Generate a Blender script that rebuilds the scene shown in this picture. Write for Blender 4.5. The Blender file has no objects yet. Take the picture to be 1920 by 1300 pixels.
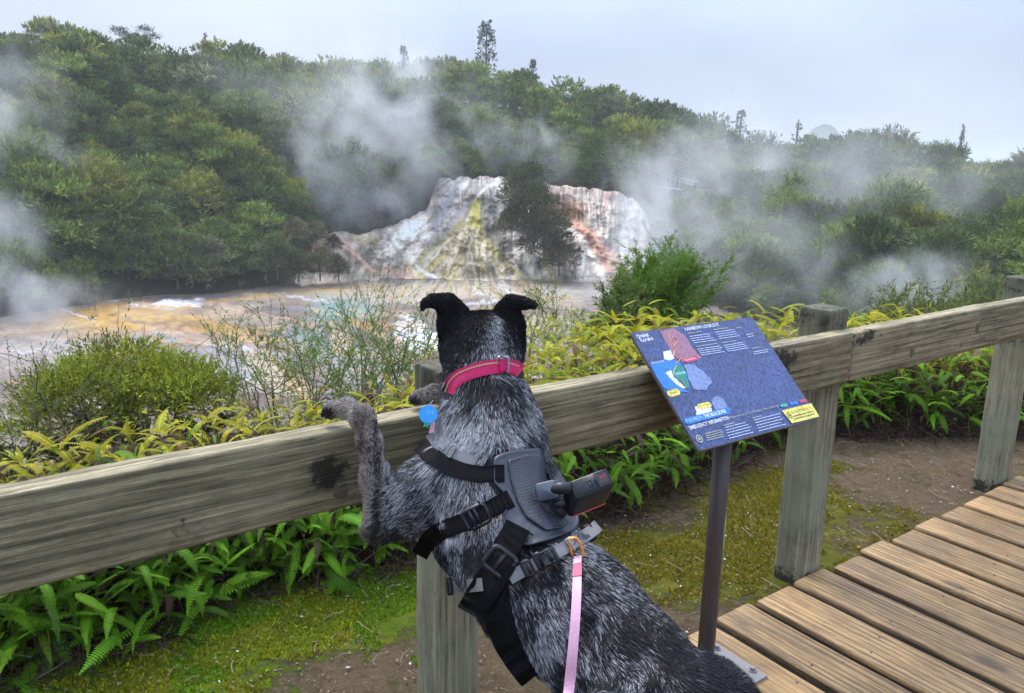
import bpy, math, random
import numpy as np
from mathutils import Vector, Matrix, kdtree
rng = np.random.default_rng(7)
random.seed(7)
SC = bpy.context.scene
COL = SC.collection
# ---------------------------------------------------------------- camera geometry
F, PITCH, ROLL, CH = 1499.76, .2255, .019, 1.235
_c, _s = math.cos(PITCH), math.sin(PITCH)
FW = np.array([0, _c, -_s]); _up = np.array([0, _s, _c]); _rt = np.array([1., 0, 0])
RT = _rt*math.cos(ROLL) + _up*math.sin(ROLL)
UP = -_rt*math.sin(ROLL) + _up*math.cos(ROLL)
CAM = np.array([0, 0, CH])
AZ = .9386
RD = np.array([math.sin(AZ), math.cos(AZ), 0])       # along the fence
ND = np.array([-math.cos(AZ), math.sin(AZ), 0])      # across the fence, away from the deck
def ray(x, y):
    x = np.asarray(x, float); y = np.asarray(y, float)
    return FW + RT*((x-960)/F)[..., None] + UP*((650-y)/F)[..., None]
def P(x, y, d): return CAM + ray(x, y)*np.asarray(d, float)[..., None]
def on_z(x, y, z):
    r = ray(x, y); t = (z-CH)/r[..., 2]
    return CAM + r*t[..., None]
def at_range(x, y, R):
    r = ray(x, y); h = np.hypot(r[..., 0], r[..., 1])
    return CAM + r*(np.asarray(R, float)/h)[..., None]
def proj(p):
    q = np.asarray(p) - CAM; z = q@FW
    return 960+F*(q@RT)/z, 650-F*(q@UP)/z, z
def azel(x, y):
    r = ray(x, y); return np.arctan2(r[..., 0], r[..., 1]), np.arctan2(r[..., 2], np.hypot(r[..., 0], r[..., 1]))
def lin(c):
    c = np.asarray(c, float)/255.
    return np.where(c <= .04045, c/12.92, ((c+.055)/1.055)**2.4)
def sm(a, b, x):
    t = np.clip((np.asarray(x, float)-a)/(b-a), 0, 1); return t*t*(3-2*t)
# ---------------------------------------------------------------- noise
def _h(ix, iy, iz, s):
    n = (ix.astype(np.int64)*374761393 + iy.astype(np.int64)*668265263 + iz.astype(np.int64)*2147483647 + s*974711) & 0xffffffff
    n = ((n ^ (n >> 13))*1274126177) & 0xffffffff
    n = ((n ^ (n >> 16))*2246822519) & 0xffffffff
    return ((n ^ (n >> 15)) & 0xffffff)/float(0xffffff)
def vnoise(x, y, z=None, s=0):
    x = np.asarray(x, float); y = np.asarray(y, float); z = np.zeros_like(x) if z is None else np.asarray(z, float)
    x, y, z = np.broadcast_arrays(x, y, z)
    ix, iy, iz = np.floor(x), np.floor(y), np.floor(z)
    fx, fy, fz = x-ix, y-iy, z-iz
    fx, fy, fz = fx*fx*(3-2*fx), fy*fy*(3-2*fy), fz*fz*(3-2*fz)
    o = 0
    for dx in (0, 1):
        for dy in (0, 1):
            for dz in (0, 1):
                w = (fx if dx else 1-fx)*(fy if dy else 1-fy)*(fz if dz else 1-fz)
                o = o + w*_h(ix+dx, iy+dy, iz+dz, s)
    return o
def fbm(x, y, z=None, s=0, o=4):
    t, a, n = 0, .5, 0
    x = np.asarray(x, float); y = np.asarray(y, float)
    for k in range(o):
        t = t + a*vnoise(x*2**k, y*2**k, None if z is None else np.asarray(z)*2**k, s+k*17); n += a; a *= .5
    return t/n
# ---------------------------------------------------------------- objects
def tag(o, label=None, cat=None, group=None, kind=None):
    if label: o['label'] = label
    if cat: o['category'] = cat
    if group: o['group'] = group
    if kind: o['kind'] = kind
    return o
def link(name, data, parent=None, loc=None, mat=None):
    o = bpy.data.objects.new(name, data); COL.objects.link(o)
    if mat is not None and data is not None:
        data.materials.clear(); data.materials.append(mat)
    if parent is not None: o.parent = parent
    if loc is not None: o.location = loc
    return o
def empty(name, loc=(0, 0, 0), **k):
    o = bpy.data.objects.new(name, None); COL.objects.link(o); o.location = loc; o.empty_display_size = .1
    return tag(o, **k)
def mesh(name, v, f, smooth=False, col=None):
    """v (n,3); f array (m,3|4) or list of index tuples; col (n,3) vertex colours"""
    v = np.asarray(v, np.float32)
    me = bpy.data.meshes.new(name)
    if isinstance(f, np.ndarray):
        k = f.shape[1]; m = len(f)
        me.vertices.add(len(v)); me.vertices.foreach_set('co', v.ravel())
        me.loops.add(m*k); me.loops.foreach_set('vertex_index', f.astype(np.int32).ravel())
        me.polygons.add(m); me.polygons.foreach_set('loop_start', np.arange(m, dtype=np.int32)*k)
        me.update(calc_edges=True)
    else:
        me.from_pydata([tuple(map(float, p)) for p in v], [], [tuple(map(int, q)) for q in f])
    if smooth: me.polygons.foreach_set('use_smooth', np.ones(len(me.polygons), bool))
    if col is not None:
        a = me.color_attributes.new('Col', 'FLOAT_COLOR', 'POINT')
        c = np.ones((len(v), 4), np.float32); c[:, :3] = col
        a.data.foreach_set('color', c.ravel())
    me.update()
    return me
def grid_faces(nu, nv):
    i = np.arange(nu-1)[:, None]*nv + np.arange(nv-1)[None]
    i = i.ravel()
    return np.stack([i, i+nv, i+nv+1, i+1], 1)
class MB:
    def __init__(s): s.v = []; s.f = []; s.n = 0
    def add(s, v, f):
        v = np.asarray(v, float).reshape(-1, 3); s.v.append(v)
        s.f += [tuple(int(i)+s.n for i in q) for q in f]; s.n += len(v); return s
    def box(s, c, size, M=None):
        a = np.array([[x, y, z] for x in (-.5, .5) for y in (-.5, .5) for z in (-.5, .5)])*np.array(size)
        if M is not None: a = a@np.asarray(M).T
        return s.add(a+np.array(c), [(0, 1, 3, 2), (4, 6, 7, 5), (0, 4, 5, 1), (2, 3, 7, 6), (0, 2, 6, 4), (1, 5, 7, 3)])
    def tube(s, pts, rad, n=6, cap=True):
        pts = np.asarray(pts, float); rad = np.broadcast_to(np.asarray(rad, float), (len(pts),))
        t = np.gradient(pts, axis=0); t /= np.linalg.norm(t, axis=1)[:, None]+1e-9
        ref = np.array([0, 0, 1.]) if abs(t[0][2]) < .9 else np.array([1., 0, 0])
        u = np.cross(t, ref); u /= np.linalg.norm(u, axis=1)[:, None]+1e-9; w = np.cross(t, u)
        a = np.arange(n)*2*np.pi/n
        v = pts[:, None]+rad[:, None, None]*(np.cos(a)[None, :, None]*u[:, None]+np.sin(a)[None, :, None]*w[:, None])
        f = [(i*n+j, i*n+(j+1) % n, (i+1)*n+(j+1) % n, (i+1)*n+j) for i in range(len(pts)-1) for j in range(n)]
        if cap: f += [tuple(range(n))[::-1], tuple((len(pts)-1)*n+j for j in range(n))]
        return s.add(v.reshape(-1, 3), f)
    def build(s, name, mat, parent=None, smooth=False, **k):
        me = mesh(name, np.concatenate(s.v), s.f, smooth)
        return tag(link(name, me, parent, mat=mat), **k)
# ---------------------------------------------------------------- materials
class NT:
    def __init__(s, name):
        s.m = bpy.data.materials.new(name); s.m.use_nodes = True; s.t = s.m.node_tree; s.t.nodes.clear()
        s.out = s.n('ShaderNodeOutputMaterial')
    def n(s, typ, **k):
        nd = s.t.nodes.new(typ)
        for a, b in k.items(): setattr(nd, a, b)
        return nd
    def l(s, a, b): s.t.links.new(a, b)
    def val(s, sock, v):
        if isinstance(v, bpy.types.NodeSocket): s.l(v, sock)
        elif v is not None:
            if hasattr(sock.default_value, '__len__') and not hasattr(v, '__len__'): v = [v]*len(sock.default_value)
            if hasattr(v, '__len__') and len(v) == 3 and len(sock.default_value) == 4: v = tuple(v)+(1,)
            sock.default_value = v
    def math(s, op, a, b=None, c=None, clamp=False):
        nd = s.n('ShaderNodeMath', operation=op, use_clamp=clamp)
        for i, x in enumerate((a, b, c)):
            if x is not None: s.val(nd.inputs[i], x)
        return nd.outputs[0]
    def vmath(s, op, a, b=None):
        nd = s.n('ShaderNodeVectorMath', operation=op); s.val(nd.inputs[0], a)
        if b is not None: s.val(nd.inputs[1], b)
        return nd.outputs['Value'] if op in ('LENGTH', 'DOT_PRODUCT') else nd.outputs[0]
    def mix(s, a, b, f, mode='MIX'):
        nd = s.n('ShaderNodeMix', data_type='RGBA', blend_type=mode)
        s.val(nd.inputs[0], f); s.val(nd.inputs[6], a); s.val(nd.inputs[7], b); return nd.outputs[2]
    def ramp(s, f, stops):
        nd = s.n('ShaderNodeValToRGB'); e = nd.color_ramp.elements
        while len(e) < len(stops): e.new(.5)
        for q, (p, c) in zip(e, stops):
            q.position = p; q.color = (c, c, c, 1) if not hasattr(c, '__len__') else tuple(c)+(1,)
        s.l(f, nd.inputs[0]); return nd.outputs[0]
    def coord(s, scale=(1, 1, 1), kind='Object', loc=None):
        tc = s.n('ShaderNodeTexCoord'); mp = s.n('ShaderNodeMapping'); s.l(tc.outputs[kind], mp.inputs[0])
        s.val(mp.inputs['Scale'], scale)
        if loc is not None: s.val(mp.inputs['Location'], loc)
        return mp.outputs[0]
    def noise(s, vec, scale=5, detail=4, rough=.5, dist=0, out=0):
        nd = s.n('ShaderNodeTexNoise'); s.l(vec, nd.inputs['Vector'])
        nd.inputs['Scale'].default_value = scale; nd.inputs['Detail'].default_value = detail
        nd.inputs['Roughness'].default_value = rough; nd.inputs['Distortion'].default_value = dist
        return nd.outputs[out]
    def voro(s, vec, scale=5, feature='F1', out='Distance', rnd=1.):
        nd = s.n('ShaderNodeTexVoronoi', feature=feature); s.l(vec, nd.inputs['Vector']); nd.inputs['Scale'].default_value = scale
        nd.inputs['Randomness'].default_value = rnd
        return nd.outputs[out]
    def bump(s, h, strength=.3, dist=.01, nrm=None):
        nd = s.n('ShaderNodeBump'); s.l(h, nd.inputs['Height']); nd.inputs['Strength'].default_value = strength
        nd.inputs['Distance'].default_value = dist
        if nrm is not None: s.l(nrm, nd.inputs['Normal'])
        return nd.outputs[0]
    def bsdf(s, color, rough=.8, nrm=None, spec=.3, metal=0, **k):
        b = s.n('ShaderNodeBsdfPrincipled'); s.val(b.inputs['Base Color'], color); s.val(b.inputs['Roughness'], rough)
        s.val(b.inputs['Specular IOR Level'], spec); s.val(b.inputs['Metallic'], metal)
        if nrm is not None: s.l(nrm, b.inputs['Normal'])
        for a, v in k.items(): s.val(b.inputs[a], v)
        s.l(b.outputs[0], s.out.inputs[0]); return b
def simple(name, c, rough=.6, spec=.3, metal=0, bump=None):
    m = NT(name); nrm = None
    v = m.coord()
    col = m.mix(tuple(np.array(c)*.8), tuple(np.minimum(np.array(c)*1.2, 1)), m.noise(v, 40, 4))
    if bump: nrm = m.bump(m.noise(v, bump[0], 3), bump[1], .002)
    m.bsdf(col, rough, nrm, spec, metal); return m.m
# ---------------------------------------------------------------- camera, light, sky
cam_d = bpy.data.cameras.new('camera'); cam_o = bpy.data.objects.new('camera', cam_d); COL.objects.link(cam_o)
cam_d.sensor_width = 36; cam_d.lens = F/1920*36; cam_d.clip_start = .02; cam_d.clip_end = 5000
M = Matrix.Identity(4)
for i in range(3): M[i][0] = RT[i]; M[i][1] = UP[i]; M[i][2] = -FW[i]; M[i][3] = CAM[i]
cam_o.matrix_world = M; SC.camera = cam_o
SUN_EL, SUN_AZ = math.radians(52), math.radians(-35)      # azimuth from +Y towards +X
W = bpy.data.worlds.new('World'); SC.world = W; W.use_nodes = True
nt = W.node_tree; bg = nt.nodes['Background']; bg.inputs[1].default_value = .1
sky = nt.nodes.new('ShaderNodeTexSky'); sky.sky_type = 'NISHITA'; sky.sun_disc = False
sky.sun_elevation = SUN_EL; sky.sun_rotation = SUN_AZ; sky.air_density = 1.6; sky.dust_density = 4; sky.ozone_density = 1.5
tc = nt.nodes.new('ShaderNodeTexCoord'); mp = nt.nodes.new('ShaderNodeMapping'); mp.inputs['Scale'].default_value = (1, 1, 2.2)
ns = nt.nodes.new('ShaderNodeTexNoise'); ns.inputs['Scale'].default_value = 2.6; ns.inputs['Detail'].default_value = 4; ns.inputs['Roughness'].default_value = .45
nt.links.new(tc.outputs['Generated'], mp.inputs[0]); nt.links.new(mp.outputs[0], ns.inputs[0])
cr = nt.nodes.new('ShaderNodeValToRGB'); cr.color_ramp.elements[0].position = .3; cr.color_ramp.elements[1].position = .75
cr.color_ramp.elements[0].color = (2.55, 3.15, 4.5, 1); cr.color_ramp.elements[1].color = (3.95, 4.5, 5.5, 1)
nt.links.new(ns.outputs[0], cr.inputs[0])
mx = nt.nodes.new('ShaderNodeMix'); mx.data_type = 'RGBA'; mx.inputs[0].default_value = .88
sp_ = nt.nodes.new('ShaderNodeSeparateXYZ'); nt.links.new(tc.outputs['Generated'], sp_.inputs[0])
mr = nt.nodes.new('ShaderNodeMapRange'); mr.inputs['From Min'].default_value = .12; mr.inputs['From Max'].default_value = .95; mr.inputs['To Min'].default_value = 1.; mr.inputs['To Max'].default_value = 3.6; nt.links.new(sp_.outputs[2], mr.inputs[0])
vm = nt.nodes.new('ShaderNodeVectorMath'); vm.operation = 'SCALE'; nt.links.new(cr.outputs[0], vm.inputs[0]); nt.links.new(mr.outputs[0], vm.inputs['Scale'])
nt.links.new(sky.outputs[0], mx.inputs[6]); nt.links.new(vm.outputs[0], mx.inputs[7]); nt.links.new(mx.outputs[2], bg.inputs[0])
sd = bpy.data.lights.new('sun', 'SUN'); sd.energy = 1.9; sd.angle = math.radians(18); sd.color = (1, .96, .9)
so = bpy.data.objects.new('sun', sd); COL.objects.link(so)
dv = Vector((math.sin(SUN_AZ)*math.cos(SUN_EL), math.cos(SUN_AZ)*math.cos(SUN_EL), math.sin(SUN_EL)))
so.rotation_euler = dv.to_track_quat('Z', 'Y').to_euler(); so.location = (0, 0, 60)
SC.view_settings.view_transform = 'Standard'; SC.view_settings.look = 'None'; SC.view_settings.exposure = 0.9; SC.view_settings.gamma = 1
cy = SC.cycles
SC.render.engine = 'CYCLES'
cy.max_bounces = 4; cy.diffuse_bounces = 2; cy.glossy_bounces = 2; cy.transmission_bounces = 2; cy.transparent_max_bounces = 6; cy.volume_bounces = 1
cy.use_denoising = True; cy.use_adaptive_sampling = True; cy.adaptive_threshold = .02
cy.volume_step_rate = 1.; cy.volume_max_steps = 64; cy.caustics_reflective = False; cy.caustics_refractive = False
cy.sample_clamp_indirect = 4
SC.cycles_curves.shape = 'RIBBONS'

# ---------------------------------------------------------------- terrain
ZP = -10.4
#        px    sky  rShore zStart rRidge
HILL = np.array([
    (-700, 110, 60, ZP, 112), (-200, 85, 66, ZP, 116), (0, 75, 69, ZP, 120), (60, 55, 70, ZP, 122), (130, 52, 71.5, ZP, 122), (200, 88, 73, ZP, 124),
    (320, 108, 74, ZP, 126), (420, 105, 75, ZP, 130), (510, 122, 79, ZP, 134), (550, 126, 87.5, -7., 135), (600, 132, 89, -6.0, 136),
    (660, 132, 90, -5.8, 138), (740, 128, 91, -5.5, 138), (805, 132, 95, -1.2, 138), (900, 138, 99, -1.0, 138), (960, 150, 99, -1.4, 138),
    (1050, 170, 99, -1.6, 136), (1120, 178, 99, -2.0, 134), (1185, 186, 97, -2.6, 132), (1230, 200, 88, -6, 130), (1300, 226, 74, ZP, 128), (1400, 248, 66, ZP, 126),
    (1500, 266, 62, ZP, 122), (1600, 274, 59, ZP, 118), (1700, 258, 57, ZP, 112), (1780, 288, 55, ZP, 110), (1860, 282, 54, ZP, 106),
    (1950, 270, 53, ZP, 104), (2300, 240, 50, ZP, 100), (2700, 240, 48, ZP, 100)], float)
_ha, _he = azel(HILL[:, 0], HILL[:, 1])
_zr = CH + HILL[:, 4]*np.tan(_he) - 4.6 - 1.5*sm(1200, 1450, HILL[:, 0])
def terrain(x, y):
    x = np.asarray(x, float); y = np.asarray(y, float)
    a = np.arctan2(x, y); R = np.hypot(x, y)
    rs = np.interp(a, _ha, HILL[:, 2]); z0 = np.interp(a, _ha, HILL[:, 3]); rr = np.interp(a, _ha, HILL[:, 4]); zr = np.interp(a, _ha, _zr)
    t = (R-rs)/(rr-rs); tc_ = np.clip(t, 0, 1)
    up = z0+(zr-z0)*(.25*tc_+.75*np.sin(tc_*np.pi/2)**1.25)
    lump = (fbm(x/14, y/14, s=3, o=3)-.5)*5*np.sin(np.clip(t, 0, 1)*np.pi)
    back = np.clip(t-1, 0, 60)*(rr-rs)*.25
    far = np.where(R < rs, ZP-.5, up+lump-back)
    far = np.maximum(far, ZP-.5)
    q = x*ND[0]+y*ND[1]; al = x*RD[0]+y*RD[1]
    drop = np.maximum(np.maximum(q-3.0, (al-6.2)*.8), 0)
    drop2 = np.maximum(-al-7, 0)
    near = -.065-.78*np.sqrt(drop*drop+.05)+.78*.2236 - .5*drop2*(q > 1.5)
    near = near + (fbm(x*1.3, y*1.3, s=9, o=3)-.5)*np.clip(drop*.4, 0, 1.2)
    near = np.where(q < 1.27, -.42, near); near = np.maximum(near, ZP-.5)
    behind = np.cos(a) < .2
    return np.where((R < 40) | behind, near, far)
m = NT('forest_floor'); v = m.coord((1, 1, 1))
g = m.n('ShaderNodeNewGeometry')
c1 = m.mix((.03, .032, .018), (.055, .05, .028), m.noise(v, .6, 6, .65))
c2 = m.mix((.07, .05, .033), (.14, .10, .065), m.noise(v, 5, 8, .7))
dist = m.vmath('LENGTH', g.outputs['Position'])
m.bsdf(m.mix(c2, c1, m.ramp(m.math('DIVIDE', dist, 12., clamp=True), [(.3, 0), (1, 1)])), .95, m.bump(m.noise(v, 12, 8, .7), .6, .05), .1)
M_floor = m.m
na, nr = 361, 150
aa = np.concatenate([np.linspace(-math.pi, -.8, 40)[:-1], np.linspace(-.8, .8, na-78), np.linspace(.8, math.pi, 40)[1:]])
rr_ = np.concatenate([np.linspace(.0, 8, 46), np.linspace(8.5, 45, 28), np.linspace(46, 150, 66), [190, 260, 400, 700, 1100, 1600, 2500, 3200, 3900, 4600]])
A_, R_ = np.meshgrid(aa, rr_, indexing='ij')
X_, Y_ = R_*np.sin(A_), R_*np.cos(A_)
Z_ = terrain(X_, Y_)
v = np.stack([X_, Y_, Z_], -1).reshape(-1, 3)
tag(link('ground', mesh('ground', v, grid_faces(len(aa), len(rr_)), True), mat=M_floor), kind='structure')

# ---------------------------------------------------------------- painting the mineral colours of the silica flats and terrace
def local(fn):
    def g(C, px, py, *a, **k):
        if fn is blob_: cx, cy, rx, ry = a[:4]; q = max(rx, ry)*2.2+4; x0, x1, y0, y1 = cx-q, cx+q, cy-q, cy+q
        else:
            pt = np.array(a[0], float); q = (max(a[1]) if hasattr(a[1], '__len__') else a[1])*2.2+22; x0, y0 = pt.min(0)-q; x1, y1 = pt.max(0)+q
        mk = (px > x0) & (px < x1) & (py > y0) & (py < y1)
        if not mk.any(): return C
        C = C.copy(); C[mk] = fn(C[mk], px[mk], py[mk], *a, **k); return C
    return g
def blob_(C, px, py, cx, cy, rx, ry, ang, col, soft=.4, amt=1., wx=1., seed=0):
    a = math.radians(ang); dx, dy = px-cx, py-cy
    u = (dx*math.cos(a)+dy*math.sin(a))/rx; w = (-dx*math.sin(a)+dy*math.cos(a))/ry
    d = np.sqrt(u*u+w*w)
    d = d + wx*((fbm(px/22+seed, py/8, s=seed+40, o=4)-.5)*1.3)
    k = (1-sm(1-soft, 1+soft, d))*amt
    return C*(1-k[..., None])+np.array(col)*k[..., None]
def stroke_(C, px, py, pts, w, col, amt=1., wob=3., seed=0, soft=.6):
    pts = np.array(pts, float); ox = (fbm(px/14, py/14, s=seed+70)-.5)*2*wob*2; oy = (fbm(px/14, py/14, s=seed+90)-.5)*2*wob
    x, y = px+ox, py+oy; best = np.full(px.shape, 1e9)
    ws = np.linspace(w if not hasattr(w, '__len__') else w[0], w if not hasattr(w, '__len__') else w[1], len(pts))
    for i, (a, b) in enumerate(zip(pts[:-1], pts[1:])):
        d = b-a; t = np.clip(((x-a[0])*d[0]+(y-a[1])*d[1])/(d@d), 0, 1)
        q = np.hypot(x-a[0]-t*d[0], y-a[1]-t*d[1])/(ws[i]+(ws[i+1]-ws[i])*t)
        best = np.minimum(best, q)
    k = (1-sm(1-soft, 1+soft, best))*amt
    return C*(1-k[..., None])+np.array(col)*k[..., None]
blob, stroke = local(blob_), local(stroke_)
WHT, CRM, PNK, ORG, YEL, OLV, GRY, LAV, TEA, BRN, RED = (.86, .86, .9), (.72, .62, .48), (.66, .42, .36), (.62, .36, .10), (.62, .56, .24), (.38, .36, .14), (.34, .32, .32), (.50, .49, .60), (.26, .38, .36), (.2, .12, .08), (.5, .22, .16)
def paint_flats(px, py):
    n1 = fbm(px/70, py/12, s=1, o=5); n2 = fbm(px/25, py/5, s=5, o=5); n3 = fbm(px/8, py/3, s=6, o=3)
    C = np.array((.27, .205, .17))*np.ones(px.shape+(1,)); w3 = sm(.45, .62, fbm(px/110, py/16, s=8, o=4))[..., None]; C = C*(1-.7*w3)+np.array((.20, .185, .205))*.7*w3
    C = C*(.72+.5*n2+.2*(n3-.5))[..., None]
    k = sm(.5, .7, n1)[..., None]; C = C*(1-.5*k)+np.array(CRM)*.5*k*.7
    L = [
        (60, 600, 120, 26, 0, (.62, .5, .4), .4, .9), (210, 585, 90, 12, -4, ORG, .5, .95), (215, 600, 60, 20, 0, (.66, .42, .14), .5, .9), (330, 572, 70, 9, -3, WHT, .2, 1.),
        (300, 600, 90, 20, 5, (.6, .45, .3), .5, .8), (880, 542, 250, 12, 0, (.52, .44, .34), .6, .9), (1080, 550, 180, 12, 2, (.5, .45, .42), .6, .8), (660, 545, 120, 9, 0, (.48, .36, .24), .6, .8), (420, 585, 60, 14, -16, (.62, .50, .38), .4, .7), (250, 605, 170, 16, 4, (.66, .38, .12), .6, .7), (420, 625, 140, 10, 10, (.66, .42, .22), .5, .7), (120, 625, 120, 12, 0, (.60, .42, .28), .5, .7), (330, 690, 60, 18, 10, (.55, .42, .30), .5, .6), (520, 553, 150, 5, -6, ORG, .5, .6), (610, 560, 150, 16, 0, (.45, .42, .34), .6, .5),
        (640, 585, 60, 25, 0, TEA, .5, .9), (590, 640, 55, 25, 10, TEA, .6, .6), (400, 640, 120, 12, 12, (.68, .48, .36), .5, .8), (450, 655, 80, 5, 10, WHT, .5, .6),
        (290, 640, 45, 16, 0, (.34, .42, .42), .5, .8), (430, 690, 120, 26, 8, (.55, .52, .55), .6, .7), (510, 700, 55, 26, 40, (.68, .55, .4), .4, .8), (560, 720, 25, 22, 40, ORG, .5, .5),
        (780, 625, 45, 26, 35, WHT, .2, 1.), (740, 560, 110, 10, 3, (.60, .52, .42), .5, .7), (860, 545, 110, 12, 0, CRM, .5, .7), (1010, 560, 100, 16, 4, (.55, .5, .4), .5, .7),
        (1020, 610, 80, 16, 0, (.62, .55, .38), .5, .6), (60, 660, 100, 34, 0, (.58, .52, .48), .5, .7), (150, 700, 200, 40, 0, (.36, .31, .28), .5, .6), (640, 640, 28, 18, 60, (.66, .5, .36), .4, .8),
        (700, 700, 90, 30, 10, (.46, .44, .47), .5, .7), (950, 640, 60, 20, 0, (.6, .56, .52), .5, .6), (380, 610, 50, 8, 15, OLV, .6, .6), (560, 610, 90, 8, 0, (.3, .26, .25), .6, .6)]
    for i, b in enumerate(L): C = blob(C, px, py, *b, seed=i*3)
    for i in range(90):                                   # thin run-off rims and streaks
        r = np.random.default_rng(100+i); x0, y0 = r.uniform(0, 1150), r.uniform(545, 730); L_ = r.uniform(60, 200); s_ = r.uniform(-.12, .2)
        pts = [(x0+L_*t, y0+L_*s_*t+6*math.sin(3*t+i)) for t in np.linspace(0, 1, 5)]
        C = stroke(C, px, py, pts, r.uniform(.7, 2.2), [WHT, CRM, ORG, (.25, .2, .17), YEL, PNK][i % 6], r.uniform(.3, .75), 7, i, .8)
    for i in range(40):                                   # run-off fans spreading from the foot of the terrace
        r = np.random.default_rng(700+i); x0 = r.uniform(760, 1000); a = (x0-870)/130.+r.uniform(-.3, .3); L_ = r.uniform(14, 46)
        C = stroke(C, px, py, [(x0, 528), (x0+a*L_*.8, 528+L_*.6), (x0+a*L_*2.2, 528+L_)], (r.uniform(1.2, 3), .8), [CRM, (.30, .24, .18), YEL, (.62, .36, .2), (.8, .76, .68)][i % 5], .65, 4, 500+i)
    for i in range(60):
        r = np.random.default_rng(900+i); x0, y0 = r.uniform(60, 700), r.uniform(560, 640); L_ = r.uniform(40, 150); s_ = r.uniform(-.02, .28)
        C = stroke(C, px, py, [(x0+L_*t, y0+L_*s_*t+5*math.sin(4*t+i)) for t in np.linspace(0, 1, 5)], r.uniform(1.2, 5), [(.66, .36, .09), (.60, .42, .26), (.30, .17, .09), (.70, .50, .26), (.24, .2, .19)][i % 5], r.uniform(.3, .6), 8, 600+i, .9)
    for i in range(12):                                   # sinter fan at (560,720)
        a = -1.1+i*.12; pts = [(490+8*i*.2, 655+2*i), (530+i*3, 690+i*2), (575+i*1.5, 735+i*6)]
        C = stroke(C, px, py, pts, 1.6, [CRM, (.5, .3, .12)][i % 2], .6, 5, 200+i)
    mn = C.mean(-1, keepdims=True); C = mn+(C-mn)*1.2; C = C*(.72+.56*fbm(px/9, py/2.5, s=15, o=4))[..., None]
    return np.clip(C, .02, .9)*np.where(mn > .7, .9, .62)
m = NT('silica_flat'); at = m.n('ShaderNodeVertexColor', layer_name='Col'); v = m.coord()
col = m.mix(at.outputs[0], m.mix((.5, .5, .5), (1, 1, 1), m.noise(v, 1.2, 8, .7)), .5, 'MULTIPLY')
m.bsdf(col, m.ramp(m.noise(v, .25, 4), [(.4, .55), (.65, .95)]), m.bump(m.noise(v, 2.5, 6, .6), .5, .15), .12)
M_flat = m.m
gx, gy = np.linspace(-330, 1560, 900), np.concatenate([np.linspace(514, 760, 300), np.linspace(764, 1050, 40)])
PX, PY = np.meshgrid(gx, gy, indexing='ij')
V = on_z(PX, PY, np.full(PX.shape, ZP))
V[..., 2] += (fbm(V[..., 0]/6, V[..., 1]/6, s=4)-.5)*.25+(fbm(V[..., 0]/1.2, V[..., 1]/1.2, s=14)-.5)*.12
tag(link('silica_flats', mesh('silica_flats', V.reshape(-1, 3), grid_faces(len(gx), len(gy))[:, ::-1], True, paint_flats(PX, PY).reshape(-1, 3)), mat=M_flat), kind='structure')

# terrace
T_top = np.array([(540, 538), (560, 508), (578, 468), (600, 445), (640, 434), (680, 444), (715, 428), (760, 415), (798, 398), (812, 365), (824, 338), (900, 334), (945, 336), (1000, 345), (1060, 351), (1120, 358), (1160, 364), (1186, 376), (1206, 402), (1226, 440), (1255, 484), (1290, 528)], float)
gx = np.linspace(545, 1285, 600); gv = np.linspace(0, 1, 230)
GX, GV = np.meshgrid(gx, gv, indexing='ij')
yt = np.interp(GX, T_top[:, 0], T_top[:, 1]) + (fbm(GX/12, GX*0, s=11, o=5)-.5)*13; yb = 550+5*np.sin(GX/60)+(fbm(GX/28, GX*0, s=12, o=4)-.5)*26
GY = yb+(yt-yb)*GV
hgt = np.clip((yb-yt)/200, 0, 1)
flute = (fbm(GX/7, GY/60, s=21, o=4)-.5)
lump = (fbm(GX/45, GY/40, s=22, o=4)-.5)
rng_d = 80.5 + 14*hgt*(1-(1-GV)**1.25) + 3.0*(1-hgt)*GV
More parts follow.
